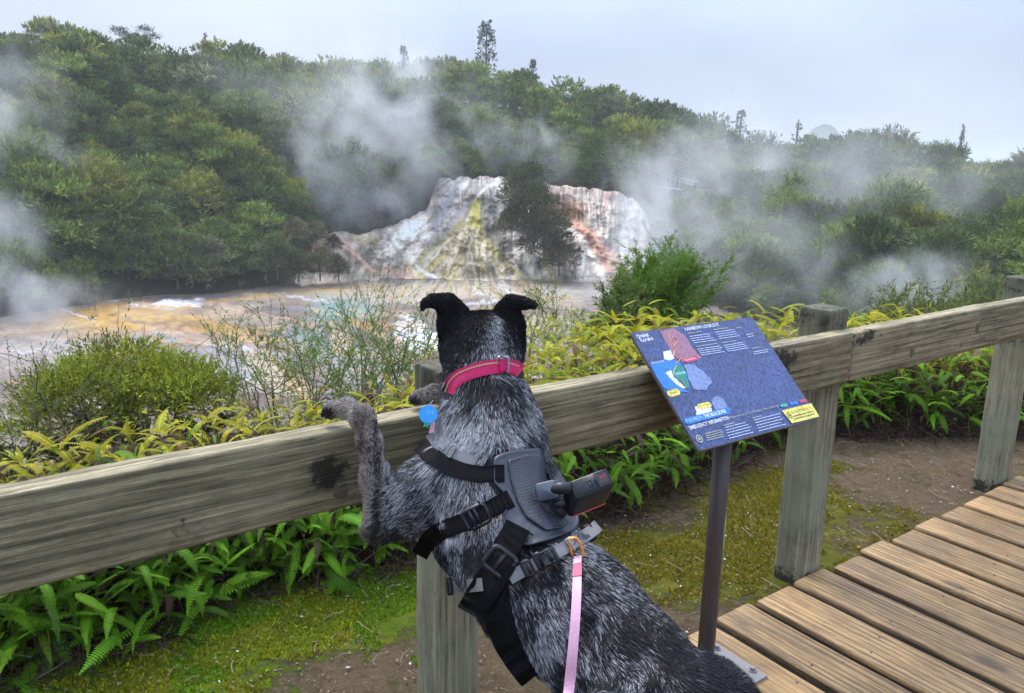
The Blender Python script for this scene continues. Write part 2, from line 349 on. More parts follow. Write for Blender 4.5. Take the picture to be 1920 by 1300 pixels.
# central mound stands forward, cliff recess right
rng_d += -3.2*np.exp(-((GX-880)/70)**2)*np.sin(GV*np.pi)**1 + 2.5*np.exp(-((GX-1075)/40)**2-((GY-405)/22)**2) - 2.*np.exp(-((GX-1120)/55)**2)*np.sin(GV*np.pi)
rng_d += (flute*1.2+lump*4.0+(fbm(GX/16, GY/14, s=23, o=4)-.5)*1.6)*np.sin(np.clip(GV, 0, 1)*np.pi)**.5*(.35+.65*hgt)
lim = (CH-ZP-(-.13+.30*sm(0, .40, GV)*sm(545, 575, GX)*sm(1285, 1255, GX)))/np.tan(-azel(GX, GY)[1]); lim = np.where(lim > 0, lim, 200.); kk = 3.0; hh = np.clip(.5+.5*(rng_d-lim)/kk, 0, 1); rng_d = rng_d*(1-hh)+lim*hh-kk*hh*(1-hh)*.8
V = at_range(GX, GY, rng_d)
def paint_terrace(px, py):
    n2 = fbm(px/15, py/17, s=31, o=5); n3 = fbm(px/4, py/6, s=33, o=3); n4 = fbm(px/30, py/30, s=35, o=4)
    C = np.array((.68, .62, .60))*np.ones(px.shape+(1,))*(.30+1.1*n2+.5*(n3-.5))[..., None]; C = C*(1-.55*sm(.55, .68, n4)[..., None])+np.array((.30, .24, .23))*.55*sm(.55, .68, n4)[..., None]
    B = [(600, 470, 45, 22, 10, (.30, .2, .13), .5, .8), (560, 450, 40, 18, 0, (.3, .2, .13), .5, .9), (650, 465, 55, 18, 30, (.6, .52, .54), .5, .8), (700, 490, 50, 26, 20, (.24, .23, .20), .4, .8), (735, 470, 34, 26, 30, (.2, .19, .17), .4, .7),
         (690, 450, 40, 8, 10, OLV, .4, .5), (760, 440, 55, 26, -20, WHT, .3, .9), (770, 490, 60, 30, 0, (.8, .76, .78), .4, .8), (730, 515, 50, 16, 0, PNK, .5, .7), (690, 525, 40, 14, 0, (.27, .3, .27), .4, .6),
         (858, 375, 46, 45, 0, (.42, .41, .44), .4, .8), (830, 400, 26, 45, 10, (.34, .34, .40), .4, .8), (880, 345, 60, 10, 0, (.7, .7, .76), .5, .7), (915, 385, 20, 50, 10, (.24, .23, .23), .4, .6), (930, 390, 22, 50, 0, (.6, .6, .68), .4, .7),
         (885, 455, 60, 55, 0, (.46, .42, .34), .4, .9), (850, 500, 60, 26, -25, (.36, .35, .34), .5, .6), (900, 490, 70, 34, 0, (.5, .45, .33), .4, .7), (985, 480, 40, 50, 20, (.60, .6, .64), .4, .7), (940, 500, 40, 14, 35, WHT, .4, .9),
         (820, 525, 60, 12, 0, YEL, .5, .5), (760, 530, 60, 10, 0, PNK, .5, .5), (1060, 370, 60, 14, 4, (.66, .58, .56), .4, .8), (1075, 395, 26, 30, 0, (.62, .40, .26), .4, .8), (1040, 385, 12, 22, 0, (.36, .2, .18), .4, .8),
         (1115, 372, 14, 26, 10, (.34, .24, .24), .4, .8), (1160, 375, 34, 14, 10, (.4, .36, .38), .4, .7), (1150, 410, 40, 40, 0, (.68, .64, .66), .5, .7), (1074, 414, 15, 14, 0, (.10, .04, .03), .3, 1.), (1066, 395, 22, 16, 0, (.45, .22, .12), .4, .8),
         (1090, 480, 40, 50, 20, (.74, .73, .77), .4, .8), (1190, 470, 40, 60, 0, (.7, .69, .74), .4, .7)]
    for i, b in enumerate(B): C = blob(C, px, py, *b, seed=i*5+2)
    S = [([(1078, 424), (1100, 440), (1130, 480), (1160, 515)], (12, 22), (.62, .36, .30), .95), ([(1060, 430), (1085, 440), (1112, 480), (1130, 520)], (3, 8), WHT, .9),
         ([(940, 342), (915, 348), (893, 372), (886, 400), (876, 425)], (3, 4), (.88, .86, .8), 1.), ([(876, 425), (872, 445), (855, 470), (852, 490)], (4, 3), (.88, .85, .76), .95), ([(850, 440), (825, 470), (800, 500), (775, 520)], (2.5, 2), (.80, .74, .45), .9), ([(868, 450), (845, 490), (835, 525)], (2.5, 2), (.78, .70, .35), .85), ([(900, 445), (915, 480), (945, 520)], (3, 2.5), (.78, .70, .35), .85), ([(885, 450), (895, 490), (910, 525)], (2, 2), (.8, .76, .6), .8), ([(884, 400), (897, 430), (925, 470), (938, 510)], (3, 6), YEL, .9),
         ([(870, 420), (835, 440), (800, 470), (780, 500)], (8, 6), (.30, .28, .10), .85), ([(893, 385), (890, 425)], (9, 11), (.50, .48, .10), .9), ([(880, 430), (860, 460), (820, 490), (790, 520)], (5, 4), YEL, .8), ([(890, 430), (930, 470), (960, 505), (985, 525)], (6, 5), (.42, .40, .14), .8), ([(905, 350), (870, 385), (840, 430), (800, 460)], (5, 7), (.30, .31, .38), .6), ([(855, 350), (835, 390), (815, 430)], (5, 6), (.34, .36, .50), .7), ([(925, 355), (922, 390), (915, 430)], (5, 7), (.22, .21, .21), .7), ([(878, 425), (890, 470), (905, 520)], (3, 5), (.3, .28, .2), .7), ([(876, 425), (865, 480), (850, 520)], (4, 4), YEL, .6),
         ([(900, 440), (920, 480), (965, 525)], (2, 3), CRM, .8), ([(868, 440), (845, 470), (830, 520)], (2, 3), (.32, .3, .2), .6), ([(830, 340), (850, 372), (826, 420)], (2, 2), (.3, .3, .36), .5), ([(960, 440), (975, 480), (1010, 520)], (6, 10), WHT, .7),
         ([(640, 450), (670, 480), (700, 510)], (3, 3), PNK, .8), ([(720, 430), (745, 470), (760, 500)], (4, 4), (.3, .27, .26), .6), ([(780, 500), (830, 530), (880, 545)], (3, 3), WHT, .9), ([(760, 500), (790, 535)], (3, 3), ORG, .5)]
    nf = fbm(px/5, py/7, s=37, o=4)[..., None]; an_ = np.arctan2(px-900, py-300); rr3 = np.hypot(px-900, py-300)
    fl = np.where(px < 985, fbm(an_*16+fbm(px/30, py/30, s=41)*2, rr3/55, s=42, o=5), fbm(px/6+fbm(px/20, py/20, s=43)*1.5, py/34, s=44, o=5))
    fl = sm(.30, .66, fl)[..., None]; cr4 = sm(.60, .70, fbm(px/11, py/9, s=46, o=5))[..., None]
    C = C*(.50+.72*fl); C = C*(1-.35*cr4)+np.array((.20, .15, .12))*.35*cr4*.8
    for i, (p_, w_, c_, a_) in enumerate(S): C = stroke(C, px, py, p_, w_, c_, a_, 3, i*7)
    for i in range(34):
        r = np.random.default_rng(300+i); x0 = r.uniform(1015, 1185); y0 = 352+r.uniform(0, 10)
        C = stroke(C, px, py, [(x0, y0), (x0+r.uniform(-3, 3), y0+r.uniform(20, 60))], (2.2, 1.), [(.2, .13, .13), WHT, (.45, .25, .2)][i % 3], .6, 2, i)
    for i in range(26):
        r = np.random.default_rng(400+i); a = r.uniform(-.9, .9); L_ = r.uniform(50, 110)
        C = stroke(C, px, py, [(878+a*12, 430), (878+a*L_*.5, 430+L_*.55), (878+a*L_*.95, 430+L_)], (1.6, 2.2), [YEL, CRM, (.25, .22, .17), WHT][i % 4], .55, 4, i+60)
    C = C*(.84+.42*nf)*np.array([1.10, .99, .80])*.93
    return np.clip(C, .02, .88)
CT = paint_terrace(GX, GY); fb = (sm(.17, .02, GV+(fbm(GX/20, GY/8, s=55)-.5)*.16))[..., None]; CT = CT*(1-fb)+paint_flats(GX, GY)*fb
b1, b2 = V[:, -1:].copy(), V[:, -1:].copy()
dirs = b1[..., :2]/np.linalg.norm(b1[..., :2], axis=-1)[..., None]
b1[..., :2] += dirs*3; b1[..., 2] += .1; b2[..., :2] += dirs*8; b2[..., 2] -= .6
V = np.concatenate([V, b1, b2], 1); CT = np.concatenate([CT, CT[:, -1:], CT[:, -1:]], 1)
m = NT('sinter'); at = m.n('ShaderNodeVertexColor', layer_name='Col'); v = m.coord()
col = m.mix(at.outputs[0], m.mix((.45, .45, .45), (1, 1, 1), m.noise(v, 1.6, 8, .75)), .55, 'MULTIPLY')
m.bsdf(col, .6, m.bump(m.noise(v, 2.2, 8, .7), .8, .35), .35)
M_sinter = m.m
tag(link('silica_terrace', mesh('silica_terrace', V.reshape(-1, 3), grid_faces(len(gx), V.shape[1])[:, ::-1], True, CT.reshape(-1, 3)), mat=M_sinter),
    'steaming white, yellow and pink mineral terrace sloping down to the flats', 'rock terrace')

# far blue hill beyond the ridge
th = np.linspace(0, 1, 60)
hx = 1400+330*th; hy0 = 300-63*np.exp(-((hx-1550)/48)**2)-16*np.exp(-((hx-1480)/60)**2) - 5*(fbm(hx/9, hx*0, s=50)-.5)
rows = [at_range(hx, hy0*0+340, 1180), at_range(hx, hy0, 1300), at_range(hx, hy0+14, 1450), at_range(hx, hy0*0+340, 1700)]
tag(link('hill', mesh('hill', np.stack(rows, 1).reshape(-1, 3), grid_faces(60, 4), True), mat=simple('far_hill', (.05, .075, .04), .9)), kind='structure')
# ---------------------------------------------------------------- foliage
def leaf_mat(name, trans=.25, rough=.75, var=.5, spec=.15, scale=1.):
    m = NT(name); oi = m.n('ShaderNodeObjectInfo'); at = m.n('ShaderNodeVertexColor', layer_name='Col')
    col = m.mix(oi.outputs['Color'], at.outputs[0], 1., 'MULTIPLY')
    b = m.n('ShaderNodeBsdfPrincipled'); m.val(b.inputs['Base Color'], col); b.inputs['Roughness'].default_value = rough; b.inputs['Specular IOR Level'].default_value = spec
    t = m.n('ShaderNodeBsdfTranslucent'); m.l(col, t.inputs[0]); x = m.n('ShaderNodeMixShader'); x.inputs[0].default_value = trans
    m.l(b.outputs[0], x.inputs[1]); m.l(t.outputs[0], x.inputs[2]); m.l(x.outputs[0], m.out.inputs[0]); return m.m
M_leaf = leaf_mat('tree_leaves', .2)
M_bark = simple('grey_bark', (.12, .10, .085), .9)
M_twig = simple('brown_twig', (.15, .125, .07), .9)
def blades(pos, dirv, length, width, r, fold=True, kite=True):
    """one kite-shaped blade per row: returns verts (4n,3), faces (n,4)"""
    n = len(pos); dirv = dirv/(np.linalg.norm(dirv, axis=1)[:, None]+1e-9)
    rv = r.normal(size=(n, 3)); side = np.cross(dirv, rv); side /= np.linalg.norm(side, axis=1)[:, None]+1e-9
    L_ = np.asarray(length)[:, None]; w = np.asarray(width)[:, None]/2
    v = np.stack([pos, pos+dirv*L_*.45+side*w, pos+dirv*L_, pos+dirv*L_*.45-side*w], 1).reshape(-1, 3)
    return v, np.arange(4*n).reshape(n, 4)
def crown_geo(seed, R=2.6, H=3.6, npad=16, nleaf=3000, shape='pads', L_=.34, w_=.085):
    r = np.random.default_rng(seed)
    pads = []
    for i in range(npad):
        t = (i+.5)/npad; ph = i*2.4+r.uniform(-.4, .4)
        z = H*(.14+.86*(1-t)**.75)*r.uniform(.84, 1.1); rad = R*math.sqrt(t)*.85*r.uniform(.7, 1.1)
        pr = R*r.uniform(.20, .42)
        pads.append((rad*math.cos(ph), rad*math.sin(ph), z, pr, pr*r.uniform(.26, .48), r.uniform(.6, 1.45)))
    pads = np.array(pads)
    w = pads[:, 3]**2; k = r.choice(npad, nleaf, p=w/w.sum()); p = pads[k]
    ns_ = nleaf//9+1; sk = r.integers(0, ns_, nleaf); k = r.choice(npad, ns_, p=w/w.sum())[sk]; p = pads[k]
    d = r.normal(size=(ns_, 3))[sk]; d /= np.linalg.norm(d, axis=1)[:, None]; d[:, 2] = np.abs(d[:, 2])*np.where(r.random(ns_)[sk] < .8, 1, -.7)
    rr = (r.random(ns_)**.35)[sk]
    pos = p[:, :3] + d*rr[:, None]*np.stack([p[:, 3], p[:, 3], p[:, 4]], 1)
    sd_ = r.normal(size=(ns_, 3))[sk]*.45
    out = pos-np.array([0, 0, H*.35]); out /= np.linalg.norm(out, axis=1)[:, None]
    dirv = out*.75+d*.5+np.array([0, 0, .30])+sd_; dirv /= np.linalg.norm(dirv, axis=1)[:, None]; pos = pos+dirv*(r.random(nleaf)*.62)[:, None]+r.normal(size=(nleaf, 3))*.035; dirv = dirv+r.normal(size=(nleaf, 3))*.42
    v, f = blades(pos, dirv, L_*r.uniform(.5, 1.25, nleaf), w_*r.uniform(.6, 1.3, nleaf), r)
    c = (p[:, 5]*r.uniform(.7, 1.35, nleaf))[:, None]*np.array([1, 1, 1])
    c = c*(r.uniform(.75, 1.3, ns_)[sk])[:, None]; tip = (r.random(ns_)[sk] < .2)[:, None]; c = np.where(tip, c*np.array([1.5, 1.35, 1.0]), c)
    return v, f, np.repeat(c, 4, axis=0), pads
def tree_mesh(seed, **k):
    v, f, c, pads = crown_geo(seed, **k); H = k.get('H', 3.6)
    cm = mesh('crown', v, f, False, c); cm.materials.append(M_leaf)
    b = MB(); r = random.Random(seed); top = pads[0][:3]
    b.tube([(0, 0, -.8), (r.uniform(-.1, .1), r.uniform(-.1, .1), H*.3), tuple(top*.8+np.array([0, 0, 0]))], [.13, .09, .03], 6)
    for p_ in pads[1:]:
        z0 = H*r.uniform(.15, .35); e = p_[:3]*np.array([.85, .85, 1])-np.array([0, 0, p_[4]*.3])
        b.tube([(0, 0, z0), tuple(e*.55+np.array([0, 0, z0*.2])), tuple(e)], [.06, .04, .015], 4)
    tm = mesh('trunk', np.concatenate(b.v), b.f); tm.materials.append(M_bark)
    return tm, cm
VAR = [tree_mesh(10+i, R=[2.5, 2.9, 2.2, 3.1, 2.6, 2.0, 2.8, 3.3][i], H=[4.2, 4.6, 4.8, 4.0, 3.8, 3.6, 5.0, 4.4][i], npad=[22, 26, 18, 28, 20, 16, 25, 30][i], nleaf=8500) for i in range(8)]
COLS = [('olive green', (.20, .215, .040)), ('mid green', (.145, .195, .042)), ('dark green', (.095, .13, .038)), ('yellow green', (.215, .23, .035)), ('grey green', (.17, .18, .10)), ('brownish', (.19, .15, .075)), ('bronze brown', (.15, .095, .05))]
CW = np.array([.36, .24, .18, .05, .12, .05, .02])
spots = []
r = np.random.default_rng(5)
cell = {}
def far_ok(x, y, dmin):
    k = (int(x//4), int(y//4))
    for i in (-1, 0, 1):
        for j in (-1, 0, 1):
            for (a, b) in cell.get((k[0]+i, k[1]+j), []):
                if (a-x)**2+(b-y)**2 < dmin*dmin: return False
    cell.setdefault(k, []).append((x, y)); return True
def zone_info(x, y):
    a = math.atan2(x, y); R = math.hypot(x, y)
    rs, rrd = np.interp(a, _ha, HILL[:, 2]), np.interp(a, _ha, HILL[:, 4])
    return a, R, rs, rrd
cand = []
for _ in range(26000):
    a = r.uniform(-.68, .68); R = math.sqrt(r.uniform(50**2, 142**2))
    cand.append((R*math.sin(a), R*math.cos(a)))
for x, y in cand:
    a, R, rs, rrd = zone_info(x, y); px = proj((x, y, 0))[0]
    inner = 1.0 if 800 < px < 1190 else (2.0 if 600 < px < 830 else 1.2)
    if R < rs+inner or R > rrd+7: continue
    if 1190 < px < 1365 and 87 < R < 104.5: continue
    if not far_ok(x, y, 2.35 if R < 92 else 2.75): continue
    spots.append((x, y, R, a, px, (R-rs)/(rrd-rs)))
spots.sort(key=lambda s: s[2]*(1 if -60 < s[4] < 1980 else 3))
NIND = 286
def place_words(px, t):
    side = 'far left of the slope' if px < 150 else 'left slope' if px < 480 else 'slope left of the terrace' if px < 800 else 'slope behind the terrace' if px < 1200 else 'misty slope right of the terrace' if px < 1550 else 'slope above the right rail'
    h = 'at the foot of the' if t < .12 else 'low on the' if t < .35 else 'halfway up the' if t < .7 else 'near the top of the'
    return f'{h} {side}'
proto_done = {}
stuffV, stuffF, stuffC, nst = [], [], [], 0
print('trees', len(spots))
# colour follows patches of the hill, with single trees standing out
for i, (x, y, R, a, px, t) in enumerate(spots):
    z = float(terrain(x, y)); rr1 = random.Random(i*13+1)
    nz = float(fbm(np.array(x/9.), np.array(y/9.), s=77)); w = CW.copy()
    if px > 1250: w = w*np.array([.9, 1.3, 1.6, .35, 1.4, 1, .6])
    if px < 500 and t < .5: w = w*np.array([1.2, 1.2, .9, 1.4, .7, .6, .7])
    if 430 < px < 800 and t < .4: w = w*np.array([.6, .8, 2.2, .2, .8, 1.6, 3])
    w /= w.sum(); ci = int(np.searchsorted(np.cumsum(w), (rr1.random()*.6+nz*.4*1.3) % 1)); ci = min(ci, 6)
    jit = rr1.uniform(.8, 1.25); sc = rr1.uniform(.62, 1.38)*(1. if t > .1 else .85)
    k = rr1.randrange(8); c = np.array(COLS[ci][1])*jit
    edge_small = 820 < px < 1190 and t < .1
    if edge_small: sc *= .7
    if i < NIND:
        t_ = empty('kanuka_tree', (x, y, z), label=f'{COLS[ci][0]} feathery tree {place_words(px, t)}', cat='tree', group='bushy trees covering the far hillside')
        t_.rotation_euler = (0, 0, rr1.uniform(0, 6.28)); t_.scale = (sc, sc, sc*rr1.uniform(.85, 1.15))
        tk = link('trunk', VAR[k][0], t_); cr_ = link('crown', VAR[k][1], t_); cr_.color = tuple(c)+(1,)
    else:
        if k not in proto_done: proto_done[k] = crown_geo(200+k, R=2.4+.12*k, H=4.3, npad=19+k, nleaf=3000, L_=.42, w_=.13)
        v, f, cc, _p = proto_done[k]; an = rr1.uniform(0, 6.28); ca, sa = math.cos(an), math.sin(an)
        vv = np.stack([v[:, 0]*ca-v[:, 1]*sa, v[:, 0]*sa+v[:, 1]*ca, v[:, 2]], 1)*sc+np.array([x, y, z])
        stuffV.append(vv.astype(np.float32)); stuffF.append(f+nst); stuffC.append((cc*c).astype(np.float32)); nst += len(v)
if stuffV:
    o = link('forest', mesh('forest', np.concatenate(stuffV), np.concatenate(stuffF), False, np.concatenate(stuffC)), mat=M_leaf)
    o.color = (1, 1, 1, 1); tag(o, 'dense bush covering the upper part of the hillside up to the skyline', 'forest', kind='stuff')
del stuffV, stuffF, stuffC
# ------- single trees seen against the sky and the terrace
def special(kind, px, py_base, R, hpx, wpx, col, label, seed, name='tree', z_extra=0):
    p = at_range(px, py_base, R); sc_ = R/math.cos(math.atan2(abs(p[0]), p[1]))/F*1.0
    sc_ = (p-CAM)@FW/F; h = hpx*sc_; w = wpx*sc_/2; r = np.random.default_rng(seed)
    t_ = empty(name, tuple(p), label=label, cat='tree'); b = MB()
    if kind == 'column':
        n = int(2600 if h > 6 else 600); z = r.random(n)**.8*h; rad = w*np.interp(z/h, [0, .15, .5, .8, 1], [.75, 1, .8, .62, .3])*(.65+.6*fbm(z*1.3/h*8, r.random(n)*2, s=seed))
        an = r.uniform(0, 6.28, n); q = rad*r.random(n)**.5
        pos = np.stack([q*np.cos(an), q*np.sin(an), z], 1); dv_ = np.stack([np.cos(an), np.sin(an), np.full(n, .8)], 1)+r.normal(size=(n, 3))*.5
        keep = fbm(pos[:, 0]*1.3, pos[:, 1]*1.3, pos[:, 2]*1.1, s=seed) > (.50 if h < 5 else .47); pos, dv_ = pos[keep], dv_[keep]; n = len(pos)
        v, f = blades(pos, dv_, r.uniform(.2, .5, n), r.uniform(.12, .25, n), r)
        b.tube([(0, 0, -3), (0, 0, h*.5), (.1, 0, h*.97)], [.2, .13, .03], 6)
        for i in range(16):
            zz = h*(.1+.8*i/16); a = i*2.4; b.tube([(0, 0, zz), (w*.5*math.cos(a), w*.5*math.sin(a), zz+h*.07)], [.05, .01], 4)
    elif kind == 'umbrella':
        n = 1500; kk = r.integers(0, 6, n); cx = np.linspace(-w*.8, w*.8, 6)[kk]; cz = (h*np.array([.95, .8, .62, .7, .98, .75]))[kk]
        d = r.normal(size=(n, 3))*np.array([w*.17, w*.17, h*.05]); pos = np.stack([cx, cx*0, cz], 1)+d; dv_ = d+r.normal(size=(n, 3))*.3+np.array([0, 0, .4])
        v, f = blades(pos, dv_, r.uniform(.25, .5, n), r.uniform(.05, .12, n), r)
        for i in range(6): x_ = np.linspace(-w*.8, w*.8, 6)[i]; b.tube([(x_*.1, 0, -2), (x_*.5, 0, h*.35), (x_, 0, h*[.95, .8, .62, .7, .98, .75][i])], [.1, .06, .02], 5)
    else:  # bare or dead
        pos = []; nb = 26
        b.tube([(0, 0, -3), (0, 0, h*.6), (.05, 0, h)], [.12, .08, .02], 6)
        for i in range(nb):
            zz = h*r.uniform(.2, .97); a = r.uniform(0, 6.28); L_ = w*(1.15-zz/h)*r.uniform(.6, 1.2)
            e = np.array([L_*math.cos(a), L_*math.sin(a), zz+L_*.5]); b.tube([(0, 0, zz), tuple(e*np.array([.6, .6, 1])-np.array([0, 0, L_*.2])), tuple(e)], [.03, .02, .008], 4)
            for q in range(14): pos.append(np.array([0, 0, zz])+(e-np.array([0, 0, zz]))*r.uniform(.3, 1.05)+r.normal(size=3)*.06)
        pos = np.array(pos); n = len(pos); v, f = blades(pos, r.normal(size=(n, 3))+np.array([0, 0, .6]), r.uniform(.1, .28, n), r.uniform(.03, .08, n), r)
    c = r.uniform(.7, 1.3, n)[:, None]*np.ones(3); cm = mesh('crown', v, f, False, np.repeat(c, 4, axis=0)); cm.materials.append(M_leaf)
    o = link('crown', cm, t_); o.color = tuple(col)+(1,)
    b.build('trunk', M_bark, t_)
special('column', 911, 140, 137, 96, 44, (.06, .08, .045), 'tall narrow poplar-like tree standing alone above the skyline', 1, 'poplar_tree')
special('column', 999, 158, 136, 44, 22, (.07, .09, .05), 'small slender tree on the skyline right of the tall narrow tree', 2, 'poplar_tree')
special('column', 757, 132, 138, 42, 24, (.09, .10, .08), 'pale column-shaped tree on the skyline veiled by steam', 3, 'poplar_tree')
special('bare', 387, 112, 129, 48, 20, (.08, .08, .05), 'thin nearly bare conifer spire on the left skyline', 4, 'pine_tree')
special('umbrella', 257, 112, 127, 54, 76, (.07, .085, .045), 'flat-topped open tree on the left skyline', 5, 'kanuka_tree')
special('column', 1387, 252, 127, 42, 22, (.06, .085, .06), 'small rounded tree on the skyline above the steam', 6, 'tree')
special('column', 1493, 268, 122, 44, 14, (.06, .08, .06), 'slim pointed tree on the skyline beside the far blue hill', 7, 'pine_tree')
special('bare', 1800, 285, 112, 50, 16, (.07, .08, .05), 'bare thin sapling on the right skyline', 8, 'sapling')
special('bare', 837, 134, 138, 30, 16, (.10, .07, .06), 'small reddish bare tree left of the tall narrow tree', 9, 'sapling')
# tree in front of the terrace: several hanging crowns
RV = [tree_mesh(60+i, R=2.3+.2*i, H=3.6+.3*i, npad=34, nleaf=9000) for i in range(3)]
def terrace_tree(px, py, R, s, k, col, label):
    p = at_range(px, py, R); t_ = empty('kanuka_tree', tuple(p), label=label, cat='tree'); t_.scale = s
    t_.rotation_euler = (0, 0, px); link('trunk', RV[k % 3][0], t_); o = link('crown', RV[k % 3][1], t_); o.color = tuple(np.array(col)*1.7)+(1,)
terrace_tree(983, 394, 87.0, (1.15, 1.0, 1.1), 0, (.045, .052, .02), 'dark bushy tree at the top edge in the middle of the terrace')
terrace_tree(1000, 440, 85.0, (1.3, 1.1, 1.15), 4, (.042, .048, .02), 'dark bushy tree clinging to the terrace face below its top edge')
terrace_tree(1020, 482, 82.5, (1.3, 1.0, 1.05), 1, (.048, .048, .022), 'brown-green tree midway down the terrace face')
terrace_tree(960, 440, 85, (.55, .55, .6), 5, (.06, .065, .03), 'small shrub-like tree left of the dark trees on the terrace')
terrace_tree(1048, 508, 80.5, (.95, .8, .7), 6, (.055, .05, .028), 'low brownish bush at the foot of the terrace trees')
for i, (px, py, R, s, k, col, lb) in enumerate([
    (555, 452, 79, .45, 5, (.10, .09, .045), 'small brown shrub on the bare ground above the left flats'), (592, 452, 80, .40, 2, (.09, .09, .05), 'small thin shrub on bare ground near the steam'),
    (560, 520, 77, .62, 3, (.07, .075, .035), 'low rounded shrub at the left end of the pool edge'), (600, 518, 77.5, .6, 0, (.08, .08, .035), 'low olive shrub on the pool edge below the terrace'),
    (635, 520, 78, .5, 6, (.07, .07, .035), 'low dark shrub nearest the teal pool'), (520, 512, 76, .75, 1, (.06, .075, .03), 'dark shrub overhanging the left pool edge'),
    (625, 470, 81, .32, 5, (.07, .05, .035), 'tiny dark shrub on the white sinter left of the terrace'), (792, 398, 95, .42, 2, (.06, .06, .03), 'small dark bush beside the left edge of the terrace')]):
    terrace_tree(px, py, R, (s, s, s), k, col, lb)
terrace_tree(786, 402, 97.5, (1.0, .9, .95), 0, (.05, .052, .026), 'dark steamy bush leaning over the upper left edge of the terrace')
terrace_tree(742, 424, 94.5, (1.0, .9, .85), 1, (.055, .05, .028), 'brown-green bush on the shoulder left of the terrace')
terrace_tree(690, 440, 92, (.85, .85, .7), 2, (.06, .05, .03), 'low brownish bush at the top of the left sinter slope')
for px_, py_, s_, c_ in ((848, 338, .42, 'left'), (1078, 354, .34, 'middle'), (1148, 362, .5, 'right')):
    terrace_tree(px_, py_+2, 98.5, (s_*1.3, s_, s_*.8), int(px_) % 3, (.06, .06, .03), f'low scrubby bush growing on the {c_} part of the terrace rim')
# stairway with railings on the far slope
bt = empty('wooden_stairway', tuple(at_range(1215, 352, 104)), label='grey wooden railings of a stairway climbing the far slope', cat='stairway')
M_grey = simple('grey_timber', (.42, .40, .38), .8); org = np.array(bt.location)
sp = MB()
line_pts = [(1203, 322, 106), (1228, 322, 105), (1240, 328, 104.5), (1258, 336, 104), (1275, 342, 103.5), (1300, 348, 103), (1340, 350, 102)]
for rr2, dz in ((0, 0), (0, -.45)):
    q = [at_range(x, y-8, R)-org+np.array([0, 0, dz]) for x, y, R in line_pts]
    sp.tube(q, .06, 4)
sp.build('handrail', M_grey, bt)
for j in range(13):
    t = j/12*(len(line_pts)-1); i0 = min(int(t), len(line_pts)-2); u = t-i0; a_, b_ = np.array(line_pts[i0], float), np.array(line_pts[i0+1], float); c_ = a_+(b_-a_)*u
    q = at_range(c_[0], c_[1]-8, c_[2])-org; pp = MB(); pp.box(q+np.array([0, 0, -.55]), (.12, .12, 1.25)); pp.build('post', M_grey, bt)
st = MB()
for (x, y, R) in [(1296, 357, 101.5), (1350, 357, 101), (1420, 356, 100), (1490, 357, 99), (1556, 358, 98)]: pass
q = [at_range(x, y, R)-org for x, y, R in [(1240, 352, 103), (1300, 357, 101.5), (1420, 356, 96), (1500, 357, 94), (1560, 358, 93)]]
for a_, b_ in zip(q[:-1], q[1:]):
    d_ = b_-a_; L_ = np.linalg.norm(d_); X_1 = d_/L_; Y_1 = np.cross([0, 0, 1], X_1); Y_1 /= np.linalg.norm(Y_1); Z_1 = np.cross(X_1, Y_1)
    st.box((a_+b_)/2, (L_, 1.2, .22), np.stack([X_1, Y_1, Z_1], 1))
st.build('walkway', M_grey, bt)
# orange tufts and dead shrubs by the flats
def tuft(px, py, R, hpx, label, col, seed, lean=0., n=60, name='grass_tuft', cat='grass tuft', wid=.03):
    p = at_range(px, py, R); k = (p-CAM)@FW/F; h = hpx*k; r = np.random.default_rng(seed)
    an = r.uniform(0, 6.28, n); d = np.stack([np.cos(an)*.35+lean, np.sin(an)*.35, np.ones(n)], 1)
    v, f = blades(np.stack([np.cos(an), np.sin(an), an*0], 1)*h*.08, d, h*r.uniform(.6, 1.1, n), np.full(n, wid), r)
    o = link(name, mesh(name, v, f, False, np.repeat(r.uniform(.7, 1.3, n)[:, None]*np.ones(3), 4, axis=0)), mat=M_leaf, loc=tuple(p)); o.color = tuple(col)+(1,)
    tag(o, label, cat)
tuft(191, 578, 72, 28, 'orange-brown grass tuft at the water edge on the left', (.32, .19, .06), 1)
tuft(352, 562, 76, 18, 'rusty grass tuft under the dark trees by the white patch', (.30, .17, .07), 2)
tuft(450, 540, 76, 18, 'straw coloured tuft hanging by the pool edge', (.26, .22, .08), 3, .3)
tuft(474, 632, 50, 26, 'small green rush tuft standing on the grey flats', (.12, .13, .05), 4)
tuft(491, 640, 50, 14, 'tiny rush tuft right of the taller one on the flats', (.12, .12, .04), 5)
# ---------------------------------------------------------------- ground by the fence: soil with moss, litter bank, ferns
def rn(al, q, z=0.): return np.asarray(al)[..., None]*RD + np.asarray(q)[..., None]*ND + np.asarray(z, float)[..., None]*np.array([0, 0, 1.])
m = NT('soil_moss'); v = m.coord()
soil = m.mix((.055, .042, .024), (.23, .165, .092), m.ramp(m.noise(v, 22, 12, .8), [(.3, 0), (.68, 1)]))
soil = m.mix(soil, m.mix((.095, .065, .038), (.27, .185, .115), m.ramp(m.noise(v, 110, 6, .8), [(.3, 0), (.7, 1)])), m.ramp(m.noise(v, 3.2, 8, .7), [(.4, 0), (.6, .75)])); soil = m.mix(soil, (.03, .022, .016), m.ramp(m.noise(v, 160, 4, .7), [(.56, 0), (.66, .8)]))
moss = m.mix((.04, .085, .006), (.20, .28, .012), m.noise(v, 70, 6, .7))
moss = m.mix(moss, m.mix((.07, .07, .01), (.19, .165, .025), m.noise(v, 80, 5, .7)), m.math('MULTIPLY', m.n('ShaderNodeVertexColor', layer_name='Tint').outputs[0], .8)); moss = m.mix(moss, (.24, .19, .03), m.ramp(m.noise(v, 9, 4), [(.5, 0), (.7, .7)]))
